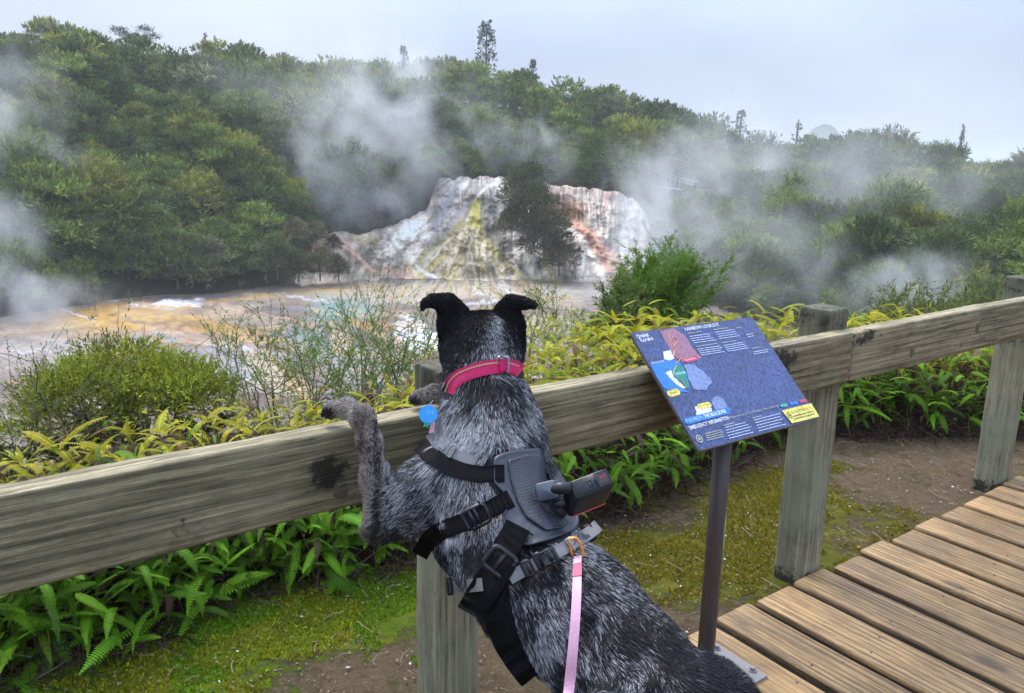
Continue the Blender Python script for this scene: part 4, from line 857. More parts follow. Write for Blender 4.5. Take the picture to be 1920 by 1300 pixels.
def beam(L_, W_, T_, seed, name, bev=.004, wob=.0015, nseg=60, colf=None):
    """beam along X, width Y, thickness Z (top at Z=0)"""
    r = np.random.default_rng(seed); cs = []
    for cx, cy, a0 in ((1, 1, 0), (-1, 1, 90), (-1, -1, 180), (1, -1, 270)):
        for a in (0, 45, 90): t = math.radians(a0+a); cs.append(((W_/2-bev)*cx+bev*math.cos(t), (T_/2-bev)*cy+bev*math.sin(t)))
    # subdivide the four faces
    out = []
    for i in range(len(cs)):
        a, b = np.array(cs[i]), np.array(cs[(i+1) % len(cs)]); d = np.linalg.norm(b-a); k = 6 if d > .03 else 1
        for j in range(k): out.append(a+(b-a)*j/k)
    cs = np.array(out); m_ = len(cs)
    xs = np.concatenate([[0, bev*.6], np.linspace(bev*2, L_-bev*2, nseg), [L_-bev*.6, L_]]); sc = np.ones(len(xs)); sc[0] = sc[-1] = 1-2.2*bev/max(T_, .04); sc[1] = sc[-2] = 1-.5*bev/max(T_, .04)
    X = np.repeat(xs[:, None], m_, 1); Y = cs[None, :, 0]*sc[:, None]**.4; Z = cs[None, :, 1]*sc[:, None]
    ang = np.arctan2(cs[:, 1], cs[:, 0])[None]
    dn = (fbm(X*6, ang*1.5, s=seed)-.5)*wob*2+(fbm(X*40, ang*8, s=seed+3)-.5)*wob
    Y = Y*(1+dn/(W_/2)*1.2); Z = Z+dn*.8*np.sign(Z)*1.
    bow = (fbm(X*.8, X*0, s=seed+9)-.5)*wob*5; Y = Y+bow
    v = np.stack([X, Y, Z-T_/2], -1).reshape(-1, 3)
    f = [(i*m_+j, (i+1)*m_+j, (i+1)*m_+(j+1) % m_, i*m_+(j+1) % m_) for i in range(len(xs)-1) for j in range(m_)]
    f += [tuple(range(m_)), tuple((len(xs)-1)*m_+j for j in range(m_))[::-1]]
    col = np.ones((len(v), 3)) if colf is None else colf(v)
    me = mesh(name, v, f, True, col); me.shade_flat() if False else None
    return me
def setw(o, M):
    p_ = o.parent; o.matrix_parent_inverse = Matrix.Identity(4)
    o.matrix_basis = (Matrix.Translation(p_.location).inverted() @ M) if p_ else M
def frame(o, org, X, Y):
    X = np.array(X, float); X /= np.linalg.norm(X); Y = np.array(Y, float); Y -= X*(X@Y); Y /= np.linalg.norm(Y); Z = np.cross(X, Y)
    M = Matrix.Identity(4)
    for i in range(3): M[i][0] = X[i]; M[i][1] = Y[i]; M[i][2] = Z[i]; M[i][3] = org[i]
    setw(o, M); return M
# boardwalk: planks run across, their ends at q = DE
DE = 1.281
gaps = [1.325, 1.491, 1.652, 1.825, 2.015, 2.199, 2.375, 2.544, 2.718, 2.890, 3.068, 3.245, 3.42, 3.60, 3.775, 3.95, 4.125, 4.3]
bw = empty('boardwalk', tuple(rn(np.array(1.5), np.array(DE))), label='brown wet plank boardwalk with wide dark gaps between the planks', cat='boardwalk')
bw_o = np.array(bw.location); Minv = Matrix.Translation(bw_o).inverted()
M_nail = simple('nail_steel', (.045, .045, .05), .5, .4)
ends = []
for i in range(-5, len(gaps)-1):
    if i < 0: s0 = gaps[0]+i*.172; s1 = s0+.172
    else: s0, s1 = gaps[i], gaps[i+1]
    g = .031; wd = s1-s0-g; rr1 = random.Random(i+50); end = DE+rr1.uniform(-.012, .008); L_ = 2.9
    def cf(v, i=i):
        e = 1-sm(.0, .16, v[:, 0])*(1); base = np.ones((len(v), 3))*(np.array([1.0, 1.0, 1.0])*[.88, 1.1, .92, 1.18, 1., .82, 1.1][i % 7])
        base = base*(1+e[:, None]*.25); base[:, 0] = 1-.75*sm(-.010, -.016, v[:, 2])-.28*np.exp(-((v[:, 0]-.9)/.3)**2)*(i % 3 == 1); return base  # grime on plank sides, darkened in the colour to put shade into the gaps
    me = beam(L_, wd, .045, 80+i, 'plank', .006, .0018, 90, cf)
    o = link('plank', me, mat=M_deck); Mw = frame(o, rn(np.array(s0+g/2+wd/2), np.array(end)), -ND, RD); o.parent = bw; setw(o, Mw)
    for k, yy in enumerate((-wd*.27, wd*.27)):
        for xx in (.315,):
            b = MB(); x3 = xx+rr1.uniform(-.03, .03); b.tube([(x3, yy, -.004), (x3, yy, .0012)], .0034, 8); n_ = link('nail', mesh('nail', np.concatenate(b.v), b.f), o, mat=M_nail)
for q_ in (DE-.30, DE-1.2, DE-2.1):
    b = MB(); me = beam(5.5, .05, .1, 400+int(q_*10), 'joist', .003); o = link('joist', me, mat=M_post); Mw = frame(o, rn(np.array(-.2), np.array(q_), -.047), RD, ND); o.parent = bw; setw(o, Mw)
# fence
DP, DR = 1.297, 1.245
fe = empty('wooden_fence', tuple(rn(np.array(2.1), np.array(DP))), label='weathered grey timber fence with one broad rail on square posts', cat='fence')
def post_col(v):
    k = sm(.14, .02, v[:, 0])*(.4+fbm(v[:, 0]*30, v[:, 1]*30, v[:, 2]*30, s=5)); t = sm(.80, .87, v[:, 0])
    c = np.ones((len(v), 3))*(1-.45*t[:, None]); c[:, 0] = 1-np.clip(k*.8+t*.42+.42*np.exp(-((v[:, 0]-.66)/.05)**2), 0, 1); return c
for i, a_ in enumerate((.773-1.32, .773, 2.087, 3.433, 4.76)):
    me = beam(.915, .1, .1, 500+i, 'post', .005, .002, 40, post_col)
    o = link('post', me, mat=M_post); Mw = frame(o, rn(np.array(a_+.05), np.array(DP), -.08), (0, 0, 1), -RD); 
    # beam local: X up, Y along fence, Z = X x Y ; top face Z=0 must be the deck side
    Mw = Matrix(Mw); o.parent = fe; setw(o, Mw)
rail_black = {}
def rail_col(seedv):
    def f(v):
        n = fbm(v[:, 0]*5, v[:, 1]*14, s=seedv, o=5); top = sm(-.006, 0, v[:, 2])*0
        c = np.ones((len(v), 3)); c[:, 1] = 1+.35*sm(.066, .072, v[:, 1])  # top edge brightened in the colour, painted as if catching light
        for (x0, y0, sx, sy, a) in RB: 
            d = ((v[:, 0]-x0)/sx)**2+((v[:, 1]-y0)/sy)**2; k = np.exp(-d)*a*.85; c[:, 0] *= (1-np.clip(k, 0, .93))
        return c
    return f
# rail 1: from the far left to post 2; rail 2 onwards
for i, (a0, a1) in enumerate(((-1.9, 2.137), (2.14, 5.2))):
    zt = .775; RB = [(2.42, .0, .05, .045, .9), (2.18, -.04, .05, .03, .6), (3.69, .02, .10, .07, .9), (2.2, .03, .22, .02, .4), (3.2, .05, .3, .02, .5)] if i == 0 else [(.06, .05, .1, .03, .85), (.4, .06, .3, .012, .6), (.9, .03, .03, .022, .6), (1.33, .04, .02, .03, .6)]
    # local: X along fence, Y up, Z toward the deck
    me = beam(a1-a0, .148, .052, 600+i, 'rail', .0045, .0022, 420, rail_col(3+i))
    o = link('rail', me, mat=M_rail); Mw = frame(o, rn(np.array(a0), np.array(DR), zt-.074), RD, (0, 0, 1)); o.parent = fe; setw(o, Mw)
# two knots and bolts on the right-hand rail
M_knot = simple('knot', (.10, .085, .065), .8)
def on_rail(px, py, d=0.0): 
    rr_ = ray(px, py); t = (DR-d)/(rr_@ND); return CAM+rr_*t
for (px, py, w_, h_) in ((1833, 616, .028, .036), (1710, 661, .026, .032), (1803, 648, .008, .012), (1597, 641, .006, .006), (1591, 694, .005, .008), (640, 925, .03, .02)):
    c = on_rail(px, py, .001); b = MB(); n = 20; vs = [c+ND*0]; rings = [0.35, .7, 1.]
    for k_, q_ in enumerate(rings):
        for j in range(n):
            an = j*2*math.pi/n; rad = q_*(1+.12*math.sin(3*an+px)); vs.append(c+RD*math.cos(an)*w_*rad/2*1.+np.array([0, 0, 1])*math.sin(an)*h_*rad/2-ND*(.0022*(1-q_)+.0001))
    fs = [(0, 1+j, 1+(j+1) % n) for j in range(n)]+[(1+k_*n+j, 1+(k_+1)*n+j, 1+(k_+1)*n+(j+1) % n, 1+k_*n+(j+1) % n) for k_ in range(2) for j in range(n)]
    b.add(vs, fs); o = b.build('knot', M_knot, None, True); o.parent = fe; setw(o, Matrix.Identity(4))

# ---------------------------------------------------------------- information board
SG = dict(c=np.array([.514, 1.834, .75]), yaw=.671, tilt=.772, w=.449, h=.311, ro=-.027)
sx = np.array([math.cos(SG['yaw']), math.sin(SG['yaw']), 0]); sh = np.array([-math.sin(SG['yaw']), math.cos(SG['yaw']), 0]); sy = sh*math.cos(SG['tilt'])+np.array([0, 0, 1])*math.sin(SG['tilt'])
SX = sx*math.cos(SG['ro'])+sy*math.sin(SG['ro']); SY = -sx*math.sin(SG['ro'])+sy*math.cos(SG['ro']); SN = np.cross(SX, SY)
def s_uv(px, py):
    rr_ = ray(px, py); t = ((SG['c']-CAM)@SN)/(rr_@SN); p = CAM+rr_*t-SG['c']; return np.array([p@SX, p@SY])
sg = empty('information_board', (SG['c'][0], SG['c'][1], 0), label='tilted blue visitor information board titled RAINBOW LOOKOUT on a brown steel pole', cat='information board')
m = NT('board_print'); v = m.coord((1, 1, 1))
vv = m.coord((1., .45, 1)); dr = m.voro(vv, 190, rnd=1.); drop = m.ramp(dr, [(.25, 1), (.42, 0)])
drop2 = m.ramp(m.noise(m.coord((1., .35, 1)), 210, 3, .6), [(.52, 0), (.6, 1)])
big = m.ramp(m.noise(v, 9, 5, .6), [(.35, 0), (.65, 1)])
pr = m.n('ShaderNodeVertexColor', layer_name='Col')
c = m.mix((.028, .055, .185), (.05, .085, .26), big); drop2 = m.ramp(m.noise(m.coord((1, .5, 1)), 165, 4, .7), [(.50, 0), (.58, 1)])
wet = m.mix(c, m.mix(c, (.006, .008, .03), .7), drop2)
nrm = m.bump(m.math('ADD', m.math('MULTIPLY', drop, .6), drop2), .5, .002)
m.bsdf(wet, .28, nrm, .7); M_board = m.m
def part_w(b, name, mat, smooth=False):
    o = b.build(name, mat, None, smooth); o.parent = sg; setw(o, Matrix.Identity(4)); return o
M_edge = simple('board_edge', (.10, .09, .09), .5, .4); M_pole = simple('pole_brown', (.06, .045, .042), .42, .5, 0, (60, .15))
# panel with rounded corners, body 6 mm
def s_pt(u, v, d=0): return SG['c']+SX*u+SY*v+SN*d
def rrect(w, h, rad, n=5):
    o = []
    for cx, cy, a0 in ((1, 1, 0), (-1, 1, 90), (-1, -1, 180), (1, -1, 270)):
        for k in range(n+1): t = math.radians(a0+90*k/n); o.append(((w/2-rad)*cx+rad*math.cos(t), (h/2-rad)*cy+rad*math.sin(t)))
    return o
def s_poly(poly, d0, d1, name, mat, parent=None):
    """flat printed shape (outline list of (u,v)) on the board"""
    b = MB(); n = len(poly); b.add([s_pt(u, v, d0) for u, v in poly]+[s_pt(u, v, d1) for u, v in poly], [tuple(range(n, 2*n))]+[(i, (i+1) % n, n+(i+1) % n, n+i) for i in range(n)]+[tuple(range(n))[::-1]])
    return b.build(name, mat, None)
o = s_poly(rrect(SG['w'], SG['h'], .006), -.007, -.0005, 'panel', M_edge); o.parent = sg; setw(o, Matrix.Identity(4))
o = s_poly(rrect(SG['w']-.004, SG['h']-.004, .005), -.0003, .0, 'print', M_board)
# give the print its own board-aligned coordinates
def board_local(o):
    M = Matrix.Identity(4)
    for i in range(3): M[i][0] = SX[i]; M[i][1] = SY[i]; M[i][2] = SN[i]; M[i][3] = SG['c'][i]
    o.data.transform(M.inverted()); o.parent = sg; setw(o, M)
board_local(o)
def pmat(name, c, rough=.35):
    m = NT(name); v = m.coord((1, .45, 1)); d = m.ramp(m.noise(v, 210, 3, .6), [(.5, 0), (.62, .55)])
    m.bsdf(m.mix(c, tuple(np.array(c)*.35), d), rough, m.bump(d, .3, .002), .5); return m.m
PW, PB, PG, PR, PY_, PL, PK, PT, PD = [pmat('print_'+n, c) for n, c in (('white', (.78, .8, .86)), ('blue', (.02, .20, .72)), ('green', (.02, .24, .20)), ('red', (.62, .05, .10)), ('yellow', (.80, .68, .12)), ('lightblue', (.20, .26, .48)), ('pink', (.34, .15, .22)), ('text', (.62, .68, .9)), ('dark', (.03, .03, .04)))]
PLL = pmat('print_paleblue', (.45, .62, .85)); PO = pmat('print_orange', (.75, .30, .05)); PKH = pmat('print_khaki', (.42, .42, .30)); PTL = pmat('print_teal', (.05, .42, .34))
lay = [.0004]
def shape_px(pts, mat, name='print_shape', wob=0., seed=0):
    uv = [s_uv(*p) for p in pts]
    if wob:
        out = []; rr1 = random.Random(seed)
        for i in range(len(uv)):
            a, b_ = uv[i], uv[(i+1) % len(uv)]
            for k in range(6): out.append(a+(b_-a)*k/6+np.array([rr1.uniform(-wob, wob), rr1.uniform(-wob, wob)]))
        uv = out
    lay[0] += .00006
    o = s_poly([tuple(p) for p in uv], lay[0]-.00005, lay[0], name, mat); board_local(o); return o
def pill(p0, p1, h, mat, name='print_tag'):
    a, b_ = s_uv(*p0), s_uv(*p1); d = b_-a; L_ = np.linalg.norm(d); d /= L_; n = np.array([-d[1], d[0]]); pts = []
    for c_, a0 in ((b_, -90), (a, 90)):
        for k in range(7): t = math.radians(a0+30*k); pts.append(tuple(c_+(d*math.cos(t)+n*math.sin(t))*h/2))
    lay[0] += .00006; o = s_poly(pts, lay[0]-.00005, lay[0], name, mat); board_local(o); return o
def text(s, p0, p1, size, mat, name='lettering', bold=.0, fit=True, dy=0.):
    """text from pixel p0 (left baseline) to p1 (right baseline)"""
    cu = bpy.data.curves.new(name, 'FONT'); cu.body = s; cu.size = size; cu.offset = bold; cu.resolution_u = 2
    o = bpy.data.objects.new(name, cu); COL.objects.link(o); bpy.context.view_layer.update()
    a, b_ = s_uv(*p0), s_uv(*p1); d = b_-a; L_ = np.linalg.norm(d); d /= L_
    me = bpy.data.meshes.new_from_object(o.evaluated_get(bpy.context.evaluated_depsgraph_get())); bpy.data.objects.remove(o)
    vs = np.array([v.co[:] for v in me.vertices]); w = vs[:, 0].max()-vs[:, 0].min(); k = L_/w if fit else 1.
    lay[0] += .00006
    for v in me.vertices:
        x, y = (v.co.x-vs[:, 0].min())*k, v.co.y; v.co = (a[0]+d[0]*x-d[1]*y, a[1]+d[1]*x+d[0]*y, lay[0])
    me.materials.clear(); me.materials.append(mat); o = link(name, me, sg)
    M = Matrix.Identity(4)
    for i in range(3): M[i][0] = SX[i]; M[i][1] = SY[i]; M[i][2] = SN[i]; M[i][3] = SG['c'][i]
    setw(o, M); return o
def lines(p0, p1, dvec, n, mat, h=.0014, seed=0):
    """block of small print: rows of word-like dashes, one mesh"""
    rr1 = random.Random(seed); b = MB(); lay[0] += .00006; z = lay[0]
    for i in range(n):
        a = s_uv(p0[0]+dvec[0]*i, p0[1]+dvec[1]*i); e = s_uv(p1[0]+dvec[0]*i, p1[1]+dvec[1]*i); d = e-a; L_ = np.linalg.norm(d)*rr1.uniform(.82, 1); d /= np.linalg.norm(d); nn_ = np.array([-d[1], d[0]]); x = 0
        while x < L_:
            w = rr1.uniform(.003, .010); q0, q1 = a+d*x, a+d*min(x+w, L_); b.add([(q0[0], q0[1], z), (q1[0], q1[1], z), (q1[0]+nn_[0]*h, q1[1]+nn_[1]*h, z), (q0[0]+nn_[0]*h, q0[1]+nn_[1]*h, z)], [(0, 1, 2, 3)]); x += w+.0016
    o = b.build('small_print', mat, sg); M = Matrix.Identity(4)
    for i in range(3): M[i][0] = SX[i]; M[i][1] = SY[i]; M[i][2] = SN[i]; M[i][3] = SG['c'][i]
    setw(o, M)
# map
shape_px([(1237, 622), (1262, 615), (1285, 630), (1300, 655), (1316, 672), (1300, 678), (1278, 678), (1262, 668), (1250, 645)], PK, 'map_area', .0018, 1)
shape_px([(1219, 682), (1262, 674), (1275, 680), (1282, 690), (1268, 706), (1276, 725), (1292, 736), (1268, 734), (1245, 728), (1230, 705)], PB, 'map_area', .0006, 2)
shape_px([(1243, 660), (1257, 657), (1259, 664), (1264, 672), (1256, 677), (1245, 674)], PW, 'map_area', .0008, 3)
shape_px([(1263, 686), (1278, 684), (1286, 700), (1292, 722), (1290, 728), (1272, 714), (1260, 700)], PG, 'map_area', .0010, 4)
shape_px([(1248, 700), (1258, 694), (1262, 706), (1274, 718), (1287, 728), (1278, 728), (1262, 716)], PW, 'map_area', .0016, 5)
shape_px([(1282, 684), (1300, 684), (1322, 700), (1336, 716), (1322, 732), (1300, 730), (1290, 708)], PL, 'map_area', .0016, 6)
shape_px([(1332, 750), (1343, 743), (1356, 748), (1369, 774), (1345, 776)], PL, 'map_area', .0012, 7)
shape_px([(1304, 764), (1330, 757), (1336, 772), (1306, 780)], PW, 'map_area', .0020, 8)
b = MB()
lay[0] += .0001
for j, pl in enumerate(([(1253, 620), (1256, 640), (1266, 655), (1262, 668), (1270, 682)], [(1256, 640), (1262, 632), (1270, 640), (1262, 652)], [(1270, 660), (1278, 672), (1268, 682)], [(1268, 686), (1262, 700), (1274, 712), (1288, 728)])):
    q = [s_uv(*p) for p in pl]; b.tube([(a[0], a[1], lay[0]) for a in q], .0009, 4)
o = b.build('map_path', PO, sg); M = Matrix.Identity(4)
for i in range(3): M[i][0] = SX[i]; M[i][1] = SY[i]; M[i][2] = SN[i]; M[i][3] = SG['c'][i]
setw(o, M)
pill((1286, 677), (1303, 672), .012, PR); text('The Red Zone', (1284, 678), (1304, 673), .007, PW)
pill((1266, 702), (1283, 699), .009, PTL); text('The Green Zone', (1264, 703), (1285, 699.5), .006, PW)
text('THE BLUE ZONE', (1222, 683.5), (1246, 679), .007, PW)
pill((1256, 739), (1269, 735), .017, PY_); text('VISITOR', (1255, 735), (1268, 732), .006, PD); text('CENTRE', (1257, 740), (1269, 737), .006, PD)
pill((1311, 763), (1329, 759), .013, PY_); text('You are here', (1309, 764), (1330, 759.5), .006, PD)
shape_px([(1282, 786), (1360, 765), (1369, 767), (1367, 776), (1289, 797), (1283, 793)], PB, 'blue_banner')
text('YOU ARE IN', (1287, 793.5), (1317, 785.5), .0115, PLL); text('THE BLUE ZONE', (1321, 784.5), (1361, 774), .0120, PW, bold=.0003)
text('RAINBOW LOOKOUT', (1285, 621.5), (1349, 612), .0135, PW, bold=.0002)
text('Orakei', (1195, 636), (1216, 631), .015, PW, bold=.0002); text('Korako', (1202, 643), (1225, 638), .015, PW, bold=.0002)
text('EMERGENCY INFORMATION', (1294, 807), (1367, 787), .0130, PW, bold=.0002)
text('Please take note of the 3 Evacuation Points on the map', (1369, 786), (1459, 763), .0085, PKH)
pill((1464, 762), (1474, 760), .008, PTL); pill((1482, 758), (1493, 755), .008, PB); pill((1500, 754), (1510, 751), .008, PR)
shape_px([(1465, 771), (1520, 757), (1535, 782), (1484, 795)], PY_, 'yellow_label')
text('IN AN EMERGENCY', (1484, 777), (1519, 768), .0105, PD); lines((1487, 783), (1525, 773), (2, 5), 2, PD, .003, 5)
def ring_px(px, py, R_, mat):
    c_ = s_uv(px, py); lay[0] += .00006; b = MB(); n = 18; vs = [(c_[0]+math.cos(t*2*math.pi/n)*q, c_[1]+math.sin(t*2*math.pi/n)*q, lay[0]) for q in (R_, R_*.72) for t in range(n)]
    b.add(vs, [(i, (i+1) % n, n+(i+1) % n, n+i) for i in range(n)]); b.add([(c_[0]+a*R_*.5, c_[1]+b_*R_*.5, lay[0]) for a, b_ in ((-1, 0), (0, 1), (1, 0), (0, -1))], [(0, 3, 2, 1)])
    o = b.build('emblem', mat, sg); setw(o, M)
ring_px(1479, 780, .0085, PD); ring_px(1310, 824, .0095, PKH)
for (p0, p1, dv_, n_, mt) in [((1289, 627), (1316, 623), (0, 0), 1, PKH), ((1337, 620), (1367, 616), (0, 0), 1, PKH), ((1380, 617), (1392, 615), (0, 0), 1, PKH), ((1292, 633), (1334, 627), (2.6, 4), 4, PT), ((1340, 625), (1380, 619), (2.6, 4), 4, PT),
        ((1305, 652), (1350, 645), (0, 0), 1, PKH), ((1353, 645), (1383, 640), (0, 0), 1, PKH), ((1307, 657), (1352, 650), (2.4, 3.6), 4, PT), ((1356, 650), (1397, 643), (2.4, 3.6), 4, PT), ((1408, 656), (1425, 652), (0, 0), 1, PKH), ((1412, 662), (1440, 657), (0, 4), 2, PT), ((1398, 630), (1412, 627), (3, 4), 2, PT),
        ((1356, 800), (1378, 794), (0, 0), 1, PKH), ((1358, 804), (1404, 792), (2, 5), 5, PT), ((1410, 786), (1430, 781), (0, 0), 1, PKH), ((1412, 790), (1463, 777), (2.4, 5), 5, PT), ((1320, 816), (1356, 807), (1.5, 4), 4, PKH)]:
    lines(p0, p1, dv_, n_, mt, .0021 if mt is PKH else .0017, int(p0[0]))
# bracket, pole, base plate, bolts
pc = np.array([SG['c'][0], SG['c'][1], 0]); b = MB(); b.tube([pc+(0, 0, .006), pc+(0, 0, .3), pc+(0, 0, .705)], .0215, 24); part_w(b, 'pole', M_pole, True)
b = MB(); b.box(s_pt(0, -.0, -.014), (.12, .10, .012), np.stack([SX, SY, SN], 1)); b.tube([pc+(0, 0, .67), pc+(0, 0, .70)], .027, 16); part_w(b, 'bracket', M_pole)
# peeled paint patch on the pole
M_cream = simple('peeled_cream', (.55, .50, .40), .7); b = MB(); vs = []; fs = []; nn_ = 14
vdir = -ray(1350, 1050); a_c = math.atan2(-RT[0]*0+RT[1], RT[0])
for k in range(nn_):
    t = k/(nn_-1); z_ = .21+.21*t; w_ = .42*math.sin(math.pi*(1-t)**.6)**.7*(.55+.5*abs(math.sin(5*t+1)))
    for s_ in (0, 1): an = -.15+.9-(w_*1.05 if s_ == 0 else 0)-1.0; vs.append(pc+np.array([math.cos(an)*.0219, math.sin(an)*.0219, z_]))
for k in range(nn_-1): fs.append((2*k, 2*k+1, 2*k+3, 2*k+2))
b.add(vs, fs); part_w(b, 'bare_patch', M_cream, True)
M_steel = simple('plate_steel', (.23, .21, .21), .45, .5, .3, (80, .2))
b = MB(); Rm = np.stack([RD, ND, np.array([0, 0, 1.])], 1)
pcen = rn(np.array(1.505), np.array(1.115)); b.box(pcen+np.array([0, 0, .0035]), (.115, .165, .006), Rm); part_w(b, 'base_plate', M_steel)
for (da, dq) in ((.042, -.048), (-.042, -.048), (.042, .066), (-.042, .066)):
    b = MB(); c_ = pcen+RD*da+ND*dq; b.tube([c_+(0, 0, .006), c_+(0, 0, .009)], .011, 16); b.tube([c_+(0, 0, .009), c_+(0, 0, .017)], .0072, 6); part_w(b, 'bolt', M_steel)
# ---------------------------------------------------------------- dog
# skeleton given as (x, y, depth, radius in px) along the limbs, turned into real positions and radii
PR_ = []      # (a, b, ra, rb, flat, flow)
def RC(p0, p1, flat=1., flow=None, k=None):
    a, b = P(p0[0], p0[1], p0[2]), P(p1[0], p1[1], p1[2])
    ra, rb = p0[3]*p0[2]/F, p1[3]*p1[2]/F
    PR_.append((a, b, ra, rb, flat, (b-a) if flow is None else np.array(flow, float), k or .03))
def chain(pts, flat=1., rev=False, k=None):
    for a, b in zip(pts[:-1], pts[1:]):
        RC(a, b, flat, None if not rev else (P(*a[:3])-P(*b[:3])), k)
fur = 0
# spine from the neck to the rump
chain([(905, 700, 1.42, 68), (912, 770, 1.40, 77), (922, 830, 1.37, 88)], k=.045)
chain([(922, 830, 1.37, 88), (922, 900, 1.34, 100), (946, 990, 1.29, 106), (1001, 1092, 1.22, 114), (1086, 1165, 1.16, 116), (1184, 1260, 1.09, 106), (1246, 1362, 1.02, 100), (1280, 1450, .98, 100)], k=.045)
# chest and belly beyond the spine
chain([(890, 880, 1.47, 90), (905, 980, 1.42, 95), (950, 1080, 1.34, 85)], k=.05)
# shoulders
RC((880, 890, 1.37, 72), (800, 925, 1.36, 66), k=.04)
RC((960, 880, 1.40, 62), (1000, 900, 1.43, 40), k=.04)
# left foreleg: upper arm, elbow, forearm, wrist, paw on the rail
LEG = len(PR_)
RC((815, 925, 1.36, 70), (735, 955, 1.33, 44), k=.03)
RC((770, 960, 1.35, 48), (705, 990, 1.32, 27), k=.03)
RC((714, 985, 1.325, 30), (702, 900, 1.335, 30), k=.02, flow=P(703, 900, 1.33)-P(712, 985, 1.33))
RC((702, 900, 1.335, 29), (693, 830, 1.35, 25), k=.02)
RC((693, 830, 1.35, 25), (682, 785, 1.365, 28), k=.02)
RC((677, 782, 1.365, 23), (652, 765, 1.385, 22), k=.02)
RC((652, 765, 1.385, 22), (624, 768, 1.41, 15), k=.015)
for dx in (-5, 3, 10): RC((628+dx, 764+dx*.3, 1.405+dx*.001, 10), (613+dx*.9, 776+dx*.2, 1.415, 6.5), k=.006)
LEGE = len(PR_)
# right foreleg lying over the rail behind the neck
RC((1000, 900, 1.43, 38), (960, 840, 1.50, 30), k=.03); RC((960, 830, 1.50, 28), (880, 765, 1.52, 22), k=.02)
RC((880, 760, 1.52, 22), (815, 738, 1.52, 20), k=.02); RC((815, 738, 1.52, 20), (784, 745, 1.52, 13), k=.015)
for dx in (-4, 4, 11): RC((788+dx, 742+dx*.2, 1.51, 8.5), (776+dx, 750, 1.515, 6), k=.006)
RLE = len(PR_)
# head, cheeks, muzzle
HEAD0 = len(PR_)
RC((905, 700, 1.42, 68), (906, 655, 1.43, 68), k=.03)
RC((905, 648, 1.44, 62), (905, 645, 1.50, 58), k=.03)
RC((868, 645, 1.45, 46), (940, 640, 1.45, 46), k=.03)
RC((903, 650, 1.52, 44), (898, 665, 1.60, 30), k=.02); RC((898, 665, 1.60, 30), (896, 668, 1.66, 24), k=.015)
HEADE = len(PR_)
# ears: broad base, upright, tip folded outwards
EAR0 = len(PR_)
chain([(853, 655, 1.43, 30), (850, 612, 1.425, 36), (845, 584, 1.42, 33)], 2.2, k=.012); chain([(862, 590, 1.42, 20), (838, 568, 1.415, 18), (812, 564, 1.41, 13), (797, 568, 1.40, 8), (791, 582, 1.395, 4.5)], 1.8, k=.010)
chain([(963, 655, 1.43, 28), (957, 612, 1.425, 34), (951, 585, 1.42, 31)], 2.2, k=.012); chain([(945, 586, 1.42, 16), (958, 566, 1.415, 14), (982, 569, 1.41, 12), (1001, 572, 1.40, 9.5)], 1.8, k=.010)
EARE = len(PR_)
# hind legs and tail (below the picture)
for s_ in (-1, 1):
    hip = P(1255, 1385, 1.02)+RD*.06*s_; kn = hip+ND*.10+np.array([0, 0, -.17])+RD*.03*s_; hk = kn-ND*.14+np.array([0, 0, -.12]); ft = np.array([hk[0], hk[1], .03])+ND*.02; to = ft+ND*.07+np.array([0, 0, -.015])
    for a, b, ra, rb in ((hip, kn, .085, .05), (kn, hk, .045, .024), (hk, ft, .024, .02), (ft, to, .022, .014)): PR_.append((a, b, ra, rb, 1., b-a, .03))
tl = P(1270, 1560, .95)
for i in range(4): PR_.append((tl+np.array([.03*i, -.06*i, -.03*i]), tl+np.array([.03*i+.03, -.06*i-.06, -.03*i-.03]), .022-.003*i, .019-.003*i, 1., np.array([.03, -.06, -.03]), .02))
def rc_dist(p, a, b, ra, rb, flat):
    if flat != 1.:
        c = (a+b)/2; p = p+FW*(((p-c)@FW)*(flat-1))[..., None]; 
    ab = b-a; t = np.clip(((p-a)@ab)/(ab@ab), 0, 1)
    return np.linalg.norm(p-a-ab*t[..., None], axis=-1)-(ra+(rb-ra)*t)
SHR = .006
def sdf(p):
    d = None
    for (a, b, ra, rb, fl, _f, k) in PR_:
        q = rc_dist(p, a, b, ra-SHR*(ra > .02), rb-SHR*(rb > .02), fl)
        if d is None: d = q; continue
        h = np.clip(.5+.5*(d-q)/k, 0, 1); d = d*(1-h)+q*h-k*h*(1-h)
    return d
lo = np.min([np.minimum(a-ra, b-rb) for a, b, ra, rb, *_ in PR_], axis=0)-.03; hi = np.max([np.maximum(a+ra, b+rb) for a, b, ra, rb, *_ in PR_], axis=0)+.03
RES = .0062
nx, ny, nz = np.ceil((hi-lo)/RES).astype(int)+1
gx_, gy_, gz_ = [lo[i]+np.arange(n)*RES for i, n in enumerate((nx, ny, nz))]
